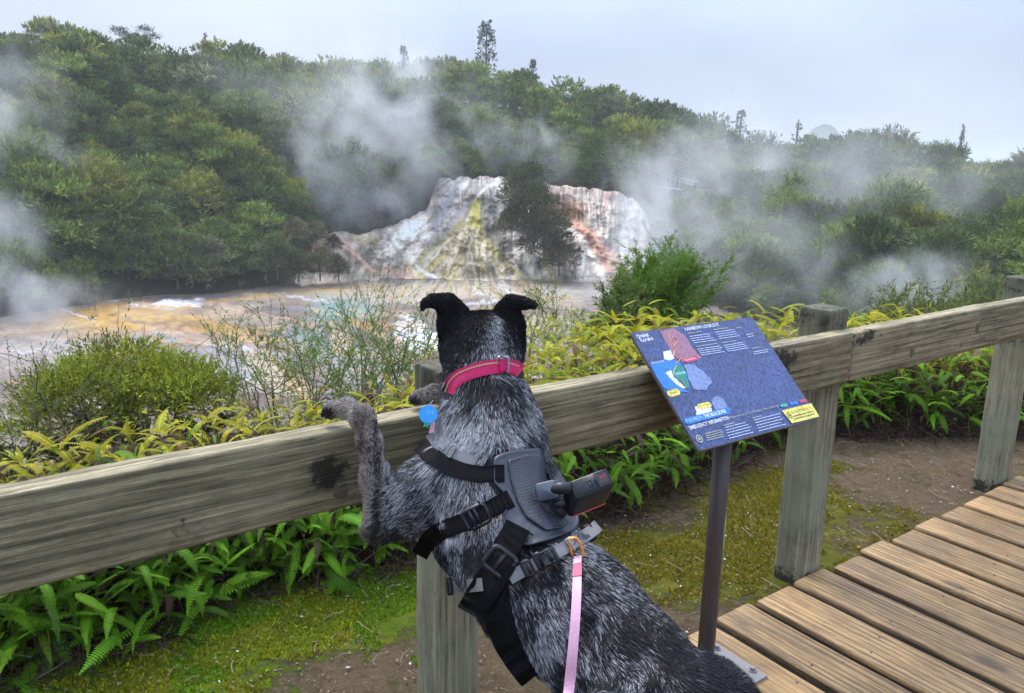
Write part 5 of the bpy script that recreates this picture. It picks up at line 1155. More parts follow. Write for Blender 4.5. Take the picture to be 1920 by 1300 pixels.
# coarse pass, then fine only near the surface
cs = 4; cx = np.stack(np.meshgrid(gx_[::cs], gy_[::cs], gz_[::cs], indexing='ij'), -1); cd = sdf(cx)
G = np.full((nx, ny, nz), 1., np.float32)
up_ = lambda A: np.repeat(np.repeat(np.repeat(A, cs, 0), cs, 1), cs, 2)[:nx, :ny, :nz]
near_ = np.abs(cd) < RES*cs*2.2
G = up_(cd).astype(np.float32); mk3 = up_(near_); idx = np.argwhere(mk3)
pts = lo+idx*RES; out = np.empty(len(pts))
for i in range(0, len(pts), 400000): out[i:i+400000] = sdf(pts[i:i+400000])
G[idx[:, 0], idx[:, 1], idx[:, 2]] = out
def surface_nets(G, lo, res):
    s = G < 0; nx, ny, nz = G.shape
    cnt = np.zeros((nx-1, ny-1, nz-1), np.int8)
    for dx in (0, 1):
        for dy in (0, 1):
            for dz in (0, 1): cnt += s[dx:nx-1+dx, dy:ny-1+dy, dz:nz-1+dz]
    act = (cnt > 0) & (cnt < 8); ci = np.argwhere(act); vid = np.full(act.shape, -1, np.int64); vid[act] = np.arange(len(ci))
    sumv = np.zeros((len(ci), 3)); sn = np.zeros(len(ci))
    cor = [(0, 0, 0), (1, 0, 0), (0, 1, 0), (1, 1, 0), (0, 0, 1), (1, 0, 1), (0, 1, 1), (1, 1, 1)]
    for a in range(8):
        for b in range(a+1, 8):
            A, B = np.array(cor[a]), np.array(cor[b])
            if np.abs(A-B).sum() != 1: continue
            ga = G[ci[:, 0]+A[0], ci[:, 1]+A[1], ci[:, 2]+A[2]]; gb = G[ci[:, 0]+B[0], ci[:, 1]+B[1], ci[:, 2]+B[2]]
            k = (ga < 0) != (gb < 0); t = ga/(ga-gb+1e-12); sumv[k] += (A+(B-A)*t[:, None])[k]; sn[k] += 1
    v = lo+(ci+sumv/sn[:, None])*res; F_ = []
    for ax in range(3):
        o1, o2 = [(1, 2), (2, 0), (0, 1)][ax]
        sl0 = [slice(1, -1)]*3; sl0[ax] = slice(0, -1); sl1 = list(sl0); sl1[ax] = slice(1, None)
        a, b = s[tuple(sl0)], s[tuple(sl1)]; e = np.argwhere(a != b); off = np.array([1, 1, 1]); off[ax] = 0; e2 = e+off
        flip = a[e[:, 0], e[:, 1], e[:, 2]]
        u1 = np.zeros(3, int); u1[o1] = 1; u2 = np.zeros(3, int); u2[o2] = 1
        g = lambda q: vid[q[:, 0], q[:, 1], q[:, 2]]
        q = np.stack([g(e2-u1-u2), g(e2-u2), g(e2), g(e2-u1)], 1); q[~flip] = q[~flip][:, ::-1]; F_.append(q)
    f = np.concatenate(F_); return v, f[(f >= 0).all(1)]
DV, DF = surface_nets(G, lo, RES)
print('dog body', len(DV), len(DF))
def normals(p, e=.002):
    g = np.stack([sdf(p+np.eye(3)[i]*e)-sdf(p-np.eye(3)[i]*e) for i in range(3)], -1); return g/(np.linalg.norm(g, axis=-1)[..., None]+1e-9)
def nearest_prim(p):
    D = np.stack([rc_dist(p, a, b, ra, rb, fl) for (a, b, ra, rb, fl, _f, k) in PR_], 1)
    return D
def lerp_col(a, b, t): return np.array(a)*(1-t)+np.array(b)*t
DARK, BLACK, WHITE_, TAN, GREYB = np.array([.012, .012, .015]), np.array([.006, .006, .007]), np.array([.50, .50, .53]), np.array([.17, .115, .085]), np.array([.30, .26, .24])
def coat(p, prim):
    """probability of a pale hair, pale colour and dark colour at p"""
    px, py, dz = proj(p); n = len(px)
    pw = np.full(n, .47); pale = np.tile(WHITE_, (n, 1)); dark = np.tile(DARK, (n, 1))
    pw = np.where(py > 1020, .30+.08*np.sin(px/40+py/60), pw)                          # back: darker
    pw = pw-.06; nz_ = fbm(px/26, py/40, s=90, o=3); pw = pw+(nz_-.5)*.75
    pw += .30*np.exp(-((px-845)/40)**2-((py-835)/45)**2)+.12*np.exp(-((px-905)/50)**2-((py-830)/50)**2)
    pw -= .5*np.exp(-((px-925)/35)**2-((py-725)/26)**2)+.4*np.exp(-((px-1010)/26)**2-((py-850)/40)**2)+.3*np.exp(-((px-890)/40)**2-((py-1040)/40)**2)
    pw -= .55*sm(1180, 1320, px)*.5
    isleg = (prim >= LEG) & (prim < LEGE) | (prim >= LEGE) & (prim < RLE)
    fore = isleg & (px < 725) & (py < 1010); 
    pale = np.where(fore[:, None], np.array([.46, .42, .39]), pale); dark = np.where(fore[:, None], np.array([.018, .015, .014]), dark)
    edge = sm(708, 680, px)*fore; pale = pale*(1-edge[:, None]*.7)+TAN*1.3*edge[:, None]*.7
    stripe = np.exp(-((px-(706+(py-850)*.03))/10)**2)*fore*(py > 790); pw = pw-.45*stripe+.25*fore
    paw = ((px < 665) & (py < 800)) | (prim >= LEGE) & (prim < RLE)
    pale = np.where(paw[:, None], np.array([.50, .43, .37]), pale); pw = np.where(paw, .62, pw)
    tip = sm(640, 612, px)*(px < 660)*sm(755, 775, py); pw = pw-tip*.7
    tip2 = sm(800, 775, px)*(px > 740)*(py < 770)*sm(735, 755, py); pw = pw-tip2*.7
    head = (py < 705) & (px > 770) & (prim < EARE) | ((prim >= EAR0) & (prim < EARE))
    ear = (prim >= EAR0) & (prim < EARE)
    cpx = 925+(640-py)*.05; wd_ = np.interp(py, [560, 590, 620, 650, 680, 705], [5, 12, 26, 42, 62, 80])
    cen = np.exp(-(np.abs(px-cpx)/wd_)**3)
    lb = sm(700, 640, py+np.abs(px-860)*.25-8)
    pw = np.where(head, .01+.50*cen*sm(575, 605, py)*(.45+.55*np.exp(-((px-930)/16)**2)*sm(690, 640, py)+.55*sm(640, 690, py))+(nz_-.5)*.3*cen, pw)
    pw = np.where(ear, -1 if False else 0.0, pw)
    dark = np.where(head[:, None], BLACK, dark)
    # tan/dark leg hair below the elbow
    eb = isleg & (px < 760) & (py > 985); pale = np.where(eb[:, None], np.array([.28, .22, .17]), pale)
    return np.clip(pw, 0, .95), pale, dark, head, ear, fore | paw
cy0 = nearest_prim(DV).argmin(1); pw, pale, dark, *_r = coat(DV, cy0)
vc = dark*.8*(1-pw[:, None]*.5)+pale*pw[:, None]*.22
M_skin = NT('dog_coat_base'); at = M_skin.n('ShaderNodeVertexColor', layer_name='Col'); v = M_skin.coord()
M_skin.bsdf(M_skin.mix(at.outputs[0], (.01, .01, .012), M_skin.noise(v, 160, 3)), .9, M_skin.bump(M_skin.noise(v, 300, 2), .5, .003), .1)
dog = empty('dog', (float(DV[:, 0].mean()), float(DV[:, 1].mean()), 0), label='black and grey speckled dog standing with front paws over the fence rail', cat='dog')
def to_dog(o, par=None):
    o.parent = par or dog; o.matrix_parent_inverse = Matrix.Identity(4); o.matrix_basis = Matrix.Translation(dog.location).inverted() if (par is None or par == dog) else Matrix.Identity(4); return o
body = to_dog(link('body', mesh('body', DV, DF, True, vc), mat=M_skin.m))

mbc = []
for (x, y, d) in ((606, 777, 1.417), (614, 780, 1.412), (623, 782, 1.408), (772, 752, 1.513), (780, 754, 1.508)):
    q = MB(); q.tube([P(x+4, y-3, d), P(x-1, y+2, d-.002), P(x-4, y+7, d-.002)], [.0026, .0022, .0006], 6); c_o = q.build('claw', None); c_o.data.materials.append(simple('claw_horn', (.03, .025, .022), .4)); to_dog(c_o)
# ---- things worn: bands laid over the coat
def hit(px, py, guess=None):
    """depth of the coat surface along the sight lines through these points"""
    px = np.asarray(px, float); py = np.asarray(py, float); rr_ = ray(px, py); ln = np.linalg.norm(rr_, axis=-1)
    t = np.full(px.shape, .7)
    for _ in range(70):
        d = sdf(CAM+rr_*t[..., None]); t = t+np.clip(d, -.02, .05)/ln*.9
    bad = (t > 1.75) | (np.abs(sdf(CAM+rr_*t[..., None])) > .01)
    return t, bad
def fill(t, bad):
    t = t.copy()
    if bad.all(): t[:] = 1.3; return t
    for _ in range(200):
        if not bad.any(): break
        nb_ = t.copy(); ok = ~bad; acc = np.zeros(t.shape); c = np.zeros(t.shape)
        for sh, ax in ((1, 0), (-1, 0), (1, 1), (-1, 1)):
            o2 = np.roll(ok, sh, ax); t2 = np.roll(t, sh, ax)
            if sh == 1: (o2[:1] if ax == 0 else o2[:, :1])[...] = False
            else: (o2[-1:] if ax == 0 else o2[:, -1:])[...] = False
            acc += np.where(o2, t2, 0); c += o2
        new = bad & (c > 0); t[new] = (acc[new]/c[new])+.003; bad = bad & ~new
    return t
def spline(pts, n):
    pts = np.array(pts, float); d = np.r_[0, np.cumsum(np.linalg.norm(np.diff(pts[:, :2], axis=0), axis=1))]; t = np.linspace(0, d[-1], n)
    o = np.stack([np.interp(t, d, pts[:, i]) for i in range(pts.shape[1])], 1)
    k = max(2, n//(len(pts)*2)); ker = np.ones(2*k+1)/(2*k+1)
    for i in range(pts.shape[1]):
        a = np.pad(o[:, i], k, mode='reflect', reflect_type='odd'); o[:, i] = np.convolve(a, ker, 'valid')
    return o
def smooth_t(t, n=8):
    for _ in range(n):
        a = np.pad(t, 1, mode='edge'); t = (a[1:-1, 1:-1]*2+a[:-2, 1:-1]+a[2:, 1:-1]+a[1:-1, :-2]+a[1:-1, 2:])/6
    return t
BANDS = []
def band(pts, width, off=.012, th=.0022, n=50, m=9, name='strap', mat=None, parent=None, smooth_n=10, dvar=None, cull=True, wprof=None, endlift=0.):
    c = spline(pts, n); tg = np.gradient(c[:, :2], axis=0); tg /= np.linalg.norm(tg, axis=1)[:, None]; nr_ = np.stack([-tg[:, 1], tg[:, 0]], 1)
    wd = np.full(n, width, float) if wprof is None else np.interp(np.linspace(0, 1, n), *wprof)*width
    w = np.linspace(-.5, .5, m); X = c[:, None, 0]+nr_[:, None, 0]*wd[:, None]*w[None]; Y = c[:, None, 1]+nr_[:, None, 1]*wd[:, None]*w[None]
    t, bad = hit(X, Y); t = smooth_t(fill(t, bad), smooth_n)
    u = np.linspace(0, 1, n)[:, None]; t = t-off-endlift*u**2
    if dvar is not None: t = t+np.array(dvar(u))
    Vt = P(X, Y, t); nrm = -ray(X, Y); nrm /= np.linalg.norm(nrm, axis=-1)[..., None]
    Vb = Vt-nrm*th
    v = np.concatenate([Vt.reshape(-1, 3), Vb.reshape(-1, 3)]); g = grid_faces(n, m); N_ = n*m
    f = [tuple(q) for q in g]+[tuple(q[::-1]+N_) for q in g]
    for i in range(n-1):
        f.append((i*m, i*m+N_, (i+1)*m+N_, (i+1)*m)); f.append((i*m+m-1, (i+1)*m+m-1, (i+1)*m+m-1+N_, i*m+m-1+N_))
    for j in range(m-1):
        f.append((j, j+1, j+1+N_, j+N_)); f.append(((n-1)*m+j, (n-1)*m+j+N_, (n-1)*m+j+1+N_, (n-1)*m+j+1))
    if cull: BANDS.append((c[:, :2], wd.max()/2))
    me = mesh(name, v, f); a = me.uv_layers.new(name='UVMap') if False else None
    o = link(name, me, mat=mat)
    if parent is not None: o.parent = parent; setw(o, Matrix.Identity(4))
    return o, c, t, tg
def webbing(name, c, scale=900, rough=.75, bs=.5, spec=.25):
    m = NT(name); v = m.coord(); w = m.n('ShaderNodeTexWave', wave_type='BANDS', bands_direction='DIAGONAL'); m.l(v, w.inputs[0]); w.inputs['Scale'].default_value = scale; w.inputs['Distortion'].default_value = .6
    m.bsdf(m.mix(tuple(np.array(c)*.75), tuple(np.minimum(np.array(c)*1.2, 1)), m.noise(v, 300, 3)), rough, m.bump(w.outputs[0], bs, .0006), spec); return m.m
M_blk = webbing('black_webbing', (.0045, .0045, .006), 500, .8, .5, .12); M_gw = webbing('grey_webbing', (.20, .195, .20), 500); M_plas = simple('black_plastic', (.012, .013, .017), .42, .4, 0, (300, .05)); M_plg = simple('grey_plastic', (.17, .18, .20), .4, .5)
M_mag = webbing('magenta_webbing', (.50, .014, .10), 450, .55); M_tan = simple('tan_thread', (.50, .36, .20), .7); M_pink = webbing('pink_webbing', (.80, .44, .56), 500, .7); M_pinkd = simple('dark_pink_stitch', (.42, .12, .18), .7)
M_met = simple('buckle_metal', (.30, .29, .30), .3, .5, .9); M_org = simple('orange_anodised', (.80, .26, .03), .35, .5, .5)
def on_coat(px, py, off=.012): 
    t, bad = hit(np.array([float(px)]), np.array([float(py)])); t = 1.3 if bad[0] else t[0]; return P(float(px), float(py), t-off), t-off
def loop_px(corners, t, rad, name, mat, parent, nseg=6):
    """closed rounded frame (buckle) through pixel corners at depth(s) t"""
    c = [P(x, y, tt) for (x, y), tt in zip(corners, t)]; pts = []
    for i in range(len(c)):
        a, b_, d = c[i-1], c[i], c[(i+1) % len(c)]; p0 = b_+(a-b_)*.18; p1 = b_+(d-b_)*.18
        pts += [p0, (p0+p1+b_*2)/4, p1]
    pts.append(pts[0]); mb_ = MB(); mb_.tube(pts, rad, nseg, False); o = mb_.build(name, mat, None, True); o.parent = parent; setw(o, Matrix.Identity(4)); return o
def buckle(cx, cy, w, h, ang, name, mat, parent, rad=.0028, bars=(0.,), off=.018, lift=0.):
    """ladder buckle frame centred at pixel, w x h px, rotated"""
    a = math.radians(ang); _, t = on_coat(cx, cy, off); R2 = lambda u, v_: (cx+u*math.cos(a)-v_*math.sin(a), cy+u*math.sin(a)+v_*math.cos(a))
    cs_ = [R2(-w/2, -h/2), R2(w/2, -h/2), R2(w/2, h/2), R2(-w/2, h/2)]; o = loop_px(cs_, [t]*4, rad, name, mat, parent)
    for k in bars:
        mb_ = MB(); mb_.tube([P(*R2(w*k/2, -h/2), t), P(*R2(w*k/2, h/2), t)], rad*.85, 6); q = mb_.build('bar', mat, None, True); q.parent = o; q.matrix_parent_inverse = Matrix.Identity(4)
        q.matrix_basis = Matrix.Identity(4)
        # bar vertices are in world space like its frame's
        q.matrix_basis = o.matrix_basis.inverted() @ o.matrix_basis
    return o, t
# collar
co_o, _t = on_coat(915, 700, 0); col_ = empty('dog_collar', (0, 0, 0), label='bright magenta dog collar with a thin gold stripe round the dog\'s neck', cat='collar')
CC = [(838, 736), (845, 721), (858, 708), (881, 698), (910, 690), (938, 686), (962, 688), (974, 693), (977, 697)]
band(CC, 27, .016, .002, 60, 7, 'webbing', M_mag, col_)
CC2 = [(834, 736), (841, 716), (856, 701), (880, 691), (909, 683), (937, 679.5), (960, 681.5), (974, 687)]
band(CC2, 2.6, .0178, .0006, 60, 2, 'stripe', M_tan, col_, cull=False)
buckle(943, 684, 22, 30, 2, 'buckle', M_met, col_, .0016, (), .020)
band([(937, 686), (951, 685)], 22, .021, .003, 8, 5, 'webbing_loop', M_mag, col_, cull=False)
tg_ = empty('id_tag', (0, 0, 0), label='round sky-blue name tag hanging at the left side of the dog\'s neck', cat='name tag')
mt = simple('tag_blue', (.01, .30, .72), .25, .6); b = MB(); c0 = P(803, 777, 1.315); n_ = -ray(806, 777); n_ /= np.linalg.norm(n_); U1 = np.cross(n_, [0, 0, 1.]); U1 /= np.linalg.norm(U1); U2 = np.cross(U1, n_)
b.tube([c0-n_*.001, c0+n_*.0006], .0152, 28); b.tube([c0+n_*.0005, c0+n_*.0009], .0148, 28); o = b.build('disc', mt, None); o.parent = tg_
cu = bpy.data.curves.new('engraving', 'FONT'); cu.body = 'COY'; cu.size = .0095; cu.align_x = 'CENTER'; to_ = bpy.data.objects.new('engraving', cu); COL.objects.link(to_); bpy.context.view_layer.update()
me = bpy.data.meshes.new_from_object(to_.evaluated_get(bpy.context.evaluated_depsgraph_get())); bpy.data.objects.remove(to_); me.materials.clear(); me.materials.append(simple('tag_letters', (.22, .55, .85), .3)); o = link('engraving', me, tg_)
Mt = Matrix.Identity(4); Xa = RT; Ya = np.cross(n_, Xa); 
for i in range(3): Mt[i][0] = Xa[i]; Mt[i][1] = Ya[i]; Mt[i][2] = n_[i]; Mt[i][3] = (c0+n_*.0011)[i]
setw(o, Mt)
b = MB(); b.tube([P(805, 760, 1.317), P(812, 752, 1.335)], .0012, 6); o = b.build('ring', M_met, None); o.parent = tg_
b = MB(); q0 = P(800, 796, 1.315)
for a in range(5): an = a*1.256; b.tube([q0, q0+RT*math.cos(an)*.006+UP*math.sin(an)*.006], [.002, .0012], 5)
o = b.build('charm', simple('green_charm', (.02, .45, .22), .4), None); o.parent = tg_

# harness
hn = empty('dog_harness', (0, 0, 0), label='black and grey dog harness with a padded plate on the dog\'s back', cat='harness')
def poly_plate(poly, off, name, mat, th=.004, step=4., bulge=.0, smooth_n=20):
    poly = np.array(poly, float); x0, y0 = poly.min(0); x1, y1 = poly.max(0)
    # fan of rings from outline to centre so the outline is exact
    c0 = np.array([1008., 940.]); k = []; nn_ = len(poly)
    d = np.r_[0, np.cumsum(np.linalg.norm(np.diff(np.r_[poly, poly[:1]], axis=0), axis=1))]; t = np.linspace(0, d[-1], 121)[:-1]; pc_ = np.r_[poly, poly[:1]]
    ol = np.stack([np.interp(t, d, pc_[:, 0]), np.interp(t, d, pc_[:, 1])], 1)
    for _ in range(2): ol = (np.roll(ol, 1, 0)+ol*2+np.roll(ol, -1, 0))/4
    rings = np.array([1., .985, .95, .93, .9, .8, .7, .6, .5, .4, .3, .2, .1, .02]); XY = c0+(ol[None]-c0)*rings[:, None, None]
    tt, bad = hit(XY[..., 0], XY[..., 1]); tt = fill(tt, bad)
    for _ in range(smooth_n):
        a = np.roll(tt, 1, 1)+np.roll(tt, -1, 1); tt[1:-1] = (tt[1:-1]*2+a[1:-1]+tt[:-2]+tt[2:])/6; tt[0] = (tt[0]*2+a[0]+tt[1])/5; tt[-1] = tt[-1].mean()
    prof = np.array([.002, -.001, -.0025, -.0005, .0005]+[0]*9)[:, None]
    tt = tt-off+prof; V1 = P(XY[..., 0], XY[..., 1], tt); nr_ = len(rings); V = V1.reshape(-1, 3); f = [(i*120+j, (i+1)*120+j, (i+1)*120+(j+1) % 120, i*120+(j+1) % 120) for i in range(nr_-1) for j in range(120)]+[tuple((nr_-1)*120+j for j in range(120))]
    Vb = V1[0]+ray(XY[0, :, 0], XY[0, :, 1])*.012; base = len(V); V = np.concatenate([V, Vb]); f += [(j, (j+1) % 120, base+(j+1) % 120, base+j) for j in range(120)]
    o = link(name, mesh(name, V, f, True), mat=mat); o.parent = hn; return o, ol
m = NT('plate_rubber'); v = m.coord(); vr = m.voro(v, 330, rnd=0.15); hx_ = m.ramp(vr, [(.30, 0), (.5, 1)])
m.bsdf(m.mix((.006, .007, .010), (.028, .031, .048), hx_), .42, m.bump(hx_, .6, .0012), .45); M_hex = m.m
M_rub = simple('plate_rim', (.021, .024, .038), .42, .45, 0, (200, .1))
OUT = [(925, 857), (945, 848), (975, 842), (1015, 840), (1036, 862), (1060, 902), (1076, 945), (1088, 976), (1080, 994), (1036, 1012), (992, 1025), (970, 1020), (944, 990), (941, 966), (954, 946), (946, 925), (925, 905)]
poly_plate(OUT, .016, 'back_plate', M_rub)
INN = [(952, 862), (985, 852), (1012, 852), (1030, 872), (1052, 908), (1066, 948), (1074, 975), (1060, 988), (1025, 996), (985, 968), (968, 935), (958, 900)]
poly_plate(INN, .0195, 'plate_pad', M_hex)
BANDS.append((np.array([(960, 880), (1010, 960)]), 52)); BANDS.append((np.array([(985, 990), (1040, 985)]), 34))
# straps
band([(786, 834), (805, 851), (835, 871), (870, 885), (905, 890), (938, 887)], 31, .018, .002, 50, 7, 'strap', M_blk, hn)
band([(928, 888), (946, 888)], 33, .022, .003, 8, 5, 'strap_keeper', M_blk, hn, cull=False)
band([(806, 812), (822, 832), (846, 850), (872, 860), (893, 868)], 22, .013, .002, 40, 5, 'grey_strap', M_gw, hn)
band([(824, 822), (838, 838)], 22, .019, .004, 8, 5, 'adjuster', M_plg, hn, cull=False); buckle(846, 846, 10, 24, 30, 'adjuster_frame', M_met, hn, .0015, (), .02)
band([(958, 934), (930, 949), (895, 968), (865, 982), (838, 990)], 34, .019, .002, 50, 7, 'strap', M_blk, hn)
for k_ in range(5):
    x_ = 952-k_*9; y_ = 937+k_*5; band([(x_-3.4, y_-15), (x_+9, y_+12)], 3.2, .024, .002, 12, 3, 'rib', M_blk, hn, cull=False)
buckle(893, 969, 46, 37, -28, 'ladder_buckle', M_plas, hn, .0034, (-.35, .1), .026)
band([(858, 984), (828, 995), (808, 1008), (795, 1026), (786, 1042)], 34, .019, .002, 40, 7, 'strap_tail', M_blk, hn, endlift=.01, wprof=([0, 1], [1, .95]))
band([(972, 985), (958, 1012), (945, 1032)], 50, .022, .003, 30, 7, 'strap', M_blk, hn)
for k_ in range(3): band([(952+k_*3-8*k_, 978+k_*13), (1000-k_*11, 1004+k_*12)], 3, .0265, .002, 14, 3, 'rib', M_blk, hn, cull=False)
buckle(938, 1055, 52, 44, 36, 'slide_buckle', M_plas, hn, .0042, (-.05,), .028)
band([(944, 1050), (925, 1080), (905, 1110), (882, 1152)], 56, .023, .0025, 40, 7, 'strap', M_blk, hn, endlift=.012)
band([(940, 1085), (930, 1110), (924, 1140), (930, 1165)], 36, .016, .002, 30, 7, 'folded_strap', M_blk, hn)
band([(925, 1100), (933, 1150), (945, 1200), (975, 1250), (995, 1275)], 52, .013, .002, 50, 7, 'girth_strap', M_blk, hn, wprof=([0, .5, 1], [1.1, .95, .8]))
band([(842, 1102), (870, 1100), (905, 1096)], 25, .030, .002, 30, 5, 'grey_strap', M_gw, hn); buckle(843, 1100, 7, 30, -8, 'end_loop', M_plas, hn, .0028, (), .02)
band([(955, 1085), (985, 1068), (1012, 1053), (1045, 1035), (1075, 1018), (1105, 1000), (1122, 985)], 24, .016, .002, 60, 5, 'grey_strap', M_gw, hn)
for (x_, y_, w_, h_) in ((990, 1066, 16, 30), (1012, 1052, 14, 30), (1104, 1000, 18, 28)): buckle(x_, y_, w_, h_, -28, 'ladder_buckle', M_plas, hn, .0026, (0.,), .021)
# side release buckles
for (x_, y_) in ((1030, 1044), (1100, 1001)):
    band([(x_-14, y_+8), (x_+14, y_-8)], 25, .023, .005, 12, 5, 'release_buckle', M_plas, hn, cull=False, wprof=([0, .3, .5, .7, 1], [1, .9, .55, .8, 1.05]))
buckle(1028, 1045, 26, 27, -30, 'buckle_frame', M_plas, hn, .0022, (.2,), .027)
# lead with carabiner
ld = empty('dog_lead', (0, 0, 0), label='pale pink dog lead clipped to the harness with an orange carabiner', cat='lead')
tc_ = on_coat(1076, 1025, .026)[1]
loop_px([(1066, 1012), (1078, 1007), (1088, 1018), (1094, 1040), (1086, 1050), (1074, 1046)], [tc_]*6, .0019, 'carabiner', M_org, ld, 8)
mb_ = MB(); mb_.tube([P(1066, 1013, tc_-.001), P(1078, 1030, tc_-.001), P(1074, 1046, tc_-.001)], .0013, 6); o = mb_.build('gate', M_met, None, True); o.parent = ld
loop_px([(1058, 1014), (1072, 1006), (1080, 1016), (1066, 1026)], [tc_+.004]*4, .0016, 'd_ring', M_met, hn, 6)
def ribbon_px(pts, wpx, th, name, mat, parent, n=60):
    pts = np.array(pts, float); k = np.linspace(0, 1, len(pts)); u = np.linspace(0, 1, n); c = np.stack([np.interp(u, k, pts[:, i]) for i in range(3)], 1)
    if n > 30:
        for _q in range(12): c[1:-1] = (c[:-2]+c[1:-1]*2+c[2:])/4
    w = np.interp(u, k, wpx) if hasattr(wpx, '__len__') else np.full(n, wpx); L = P(c[:, 0]-w/2, c[:, 1], c[:, 2]); R_ = P(c[:, 0]+w/2, c[:, 1]-w*.12, c[:, 2]+.001)
    nn_ = np.cross(np.gradient(L, axis=0), R_-L); nn_ /= np.linalg.norm(nn_, axis=1)[:, None]; V = np.stack([L, R_, R_+nn_*th, L+nn_*th], 1).reshape(-1, 3)
    f = [(i*4+j, i*4+(j+1) % 4, i*4+4+(j+1) % 4, i*4+4+j) for i in range(n-1) for j in range(4)]+[(0, 3, 2, 1), tuple(4*(n-1)+j for j in range(4))]
    o = link(name, mesh(name, V, f), mat=mat); o.parent = parent; return o
d0 = tc_-.002
dl = [min(on_coat(x, y, .034)[1], q) for x, y, q in ((1082, 1100, 2), (1079, 1160, 2), (1073, 1230, 2), (1066, 1300, 2))]
ribbon_px([(1083, 1046, d0), (1082, 1100, dl[0]), (1079, 1160, dl[1]), (1073, 1230, dl[2]), (1066, 1300, dl[3]), (1057, 1400, dl[3]-.12), (1040, 1560, dl[3]-.26), (1000, 1900, dl[3]-.4)], [14, 17, 18, 19, 20, 22, 25, 30], .0022, 'webbing', M_pink, ld)
ribbon_px([(1083, 1047, d0-.003), (1082, 1082, d0*.33+dl[0]*.67-.003)], [15, 18], .001, 'stitched_end', M_pinkd, ld, 12)
# pink piece and white fold below the tag
ribbon_px([(812, 792, 1.33), (809, 812, 1.33)], [8, 10], .002, 'webbing_end', M_pink, ld, 6)

# action camera on its mount
def rbox(org, A, B, C, bev=.08):
    mb2_ = MB(); lv = [0, bev*.35, bev, 1-bev, 1-bev*.35, 1]; ins = [bev, bev*.35, 0, 0, bev*.35, bev]
    cs_ = rrect(1, 1, .12, 4); m_ = len(cs_); vs = []
    for z_, q_ in zip(lv, ins):
        for (u, w) in cs_: vs.append(org+A*(.5+u*(1-q_*.5))+B*(.5+w*(1-q_*.5))+C*z_)
    f = [(i*m_+j, (i+1)*m_+j, (i+1)*m_+(j+1) % m_, i*m_+(j+1) % m_) for i in range(5) for j in range(m_)]+[tuple(range(m_)), tuple(5*m_+j for j in range(m_))[::-1]]
    mb2_.add(vs, f); return mb2_
ac = empty('action_camera', (0, 0, 0), label='small black action camera mounted on the dog harness back plate', cat='camera')
mp_, tm_ = on_coat(1035, 940, .022)
nrm_ = normals(mp_[None])[0]; nrm_ = nrm_*.5-ray(1035, 940)/np.linalg.norm(ray(1035, 940))*.9; nrm_ /= np.linalg.norm(nrm_)
b = MB(); b.tube([mp_, mp_+nrm_*.012, mp_+nrm_*.02], [.031, .030, .024], 28); o = b.build('mount_base', M_plas, None, True); o.parent = ac
M_dome = simple('mount_grey', (.055, .062, .085), .35, .5)
MH = P(1002, 908, tm_-.012); MA, MBv = P(1040, 899, tm_-.016)-MH, P(1010, 942, tm_-.020)-MH
b_old = rbox(MH-np.cross(MBv, MA)/np.linalg.norm(np.cross(MBv, MA))*0, MA, MBv, -ray(1010, 920)/np.linalg.norm(ray(1010, 920))*.022, .2); o = b_old.build('mount_head', M_dome, None, True); o.parent = ac
b = MB(); b.tube([P(1028, 925, tm_-.026), P(1050, 915, tm_-.040), P(1072, 915, tm_-.044)], [.010, .0095, .009], 14); o = b.build('mount_arm', M_plas, None, True); o.parent = ac
b = MB(); b.tube([P(1034, 905, tm_-.03), P(1030, 930, tm_-.034), P(1036, 955, tm_-.03), P(1046, 962, tm_-.028)], .0022, 8); b.tube([P(1040, 948, tm_-.034), P(1060, 940, tm_-.036)], .006, 10); o = b.build('thumb_screw', M_plas, None, True); o.parent = ac
# box: A = long edge, B = short edge of the visible top, C = depth
dA = tm_-.045
q00, q10, q01 = P(1064, 905, dA), P(1136, 877, dA+.012), P(1082, 938, dA-.008)
A1, B1 = q10-q00, q01-q00; C1 = np.cross(B1, A1); C1 = C1/np.linalg.norm(C1)*.030; 
if C1@FW < 0: C1 = -C1
C1 = C1+(-RT*.35-UP*1.)*.022
o = rbox(q00, A1, B1, C1).build('housing', M_plas, None, True); o.parent = ac
M_scr = simple('lcd_screen', (.03, .012, .016), .12, .6); eps = -C1/np.linalg.norm(C1)*.0012
def face_pt(u, w, d=1.): return q00+A1*u+B1*w+eps*d
b = MB(); b.add([face_pt(.66, .16), face_pt(.93, .16), face_pt(.93, .72), face_pt(.66, .72)], [(0, 1, 2, 3)]); o = b.build('screen', M_scr, None); o.parent = ac
M_dot = simple('screen_digits', (.35, .05, .06), .4); b = MB()
for (u, w) in ((.74, .3), (.8, .3), (.86, .3)): b.add([face_pt(u, w, 1.3), face_pt(u+.03, w, 1.3), face_pt(u+.03, w+.16, 1.3), face_pt(u, w+.16, 1.3)], [(0, 1, 2, 3)])
o = b.build('readout', M_dot, None); o.parent = ac
b = MB(); pts_ = [face_pt(u, w, 1.2) for u, w in ((.36, .3), (.52, .3), (.52, .72), (.36, .72), (.36, .3))]; b.tube(pts_, .0007, 4); b.tube([face_pt(.44, .5, 1.), face_pt(.44, .5, 1.8)], .0013, 8); o = b.build('shutter_button', M_dome, None); o.parent = ac
b = MB(); b.tube([face_pt(.63, .1, 1.2), face_pt(.96, .1, 1.2), face_pt(.96, .8, 1.2), face_pt(.63, .8, 1.2), face_pt(.63, .1, 1.2)], .0009, 5); o = b.build('screen_frame', M_dome, None); o.parent = ac
b = MB(); b.tube([q01+C1*.98+A1*.05+B1*.02, q01+C1*.98+A1*.95+B1*.02], .0011, 5); o = b.build('red_trim', simple('red_trim', (.5, .06, .04), .4), None); o.parent = ac

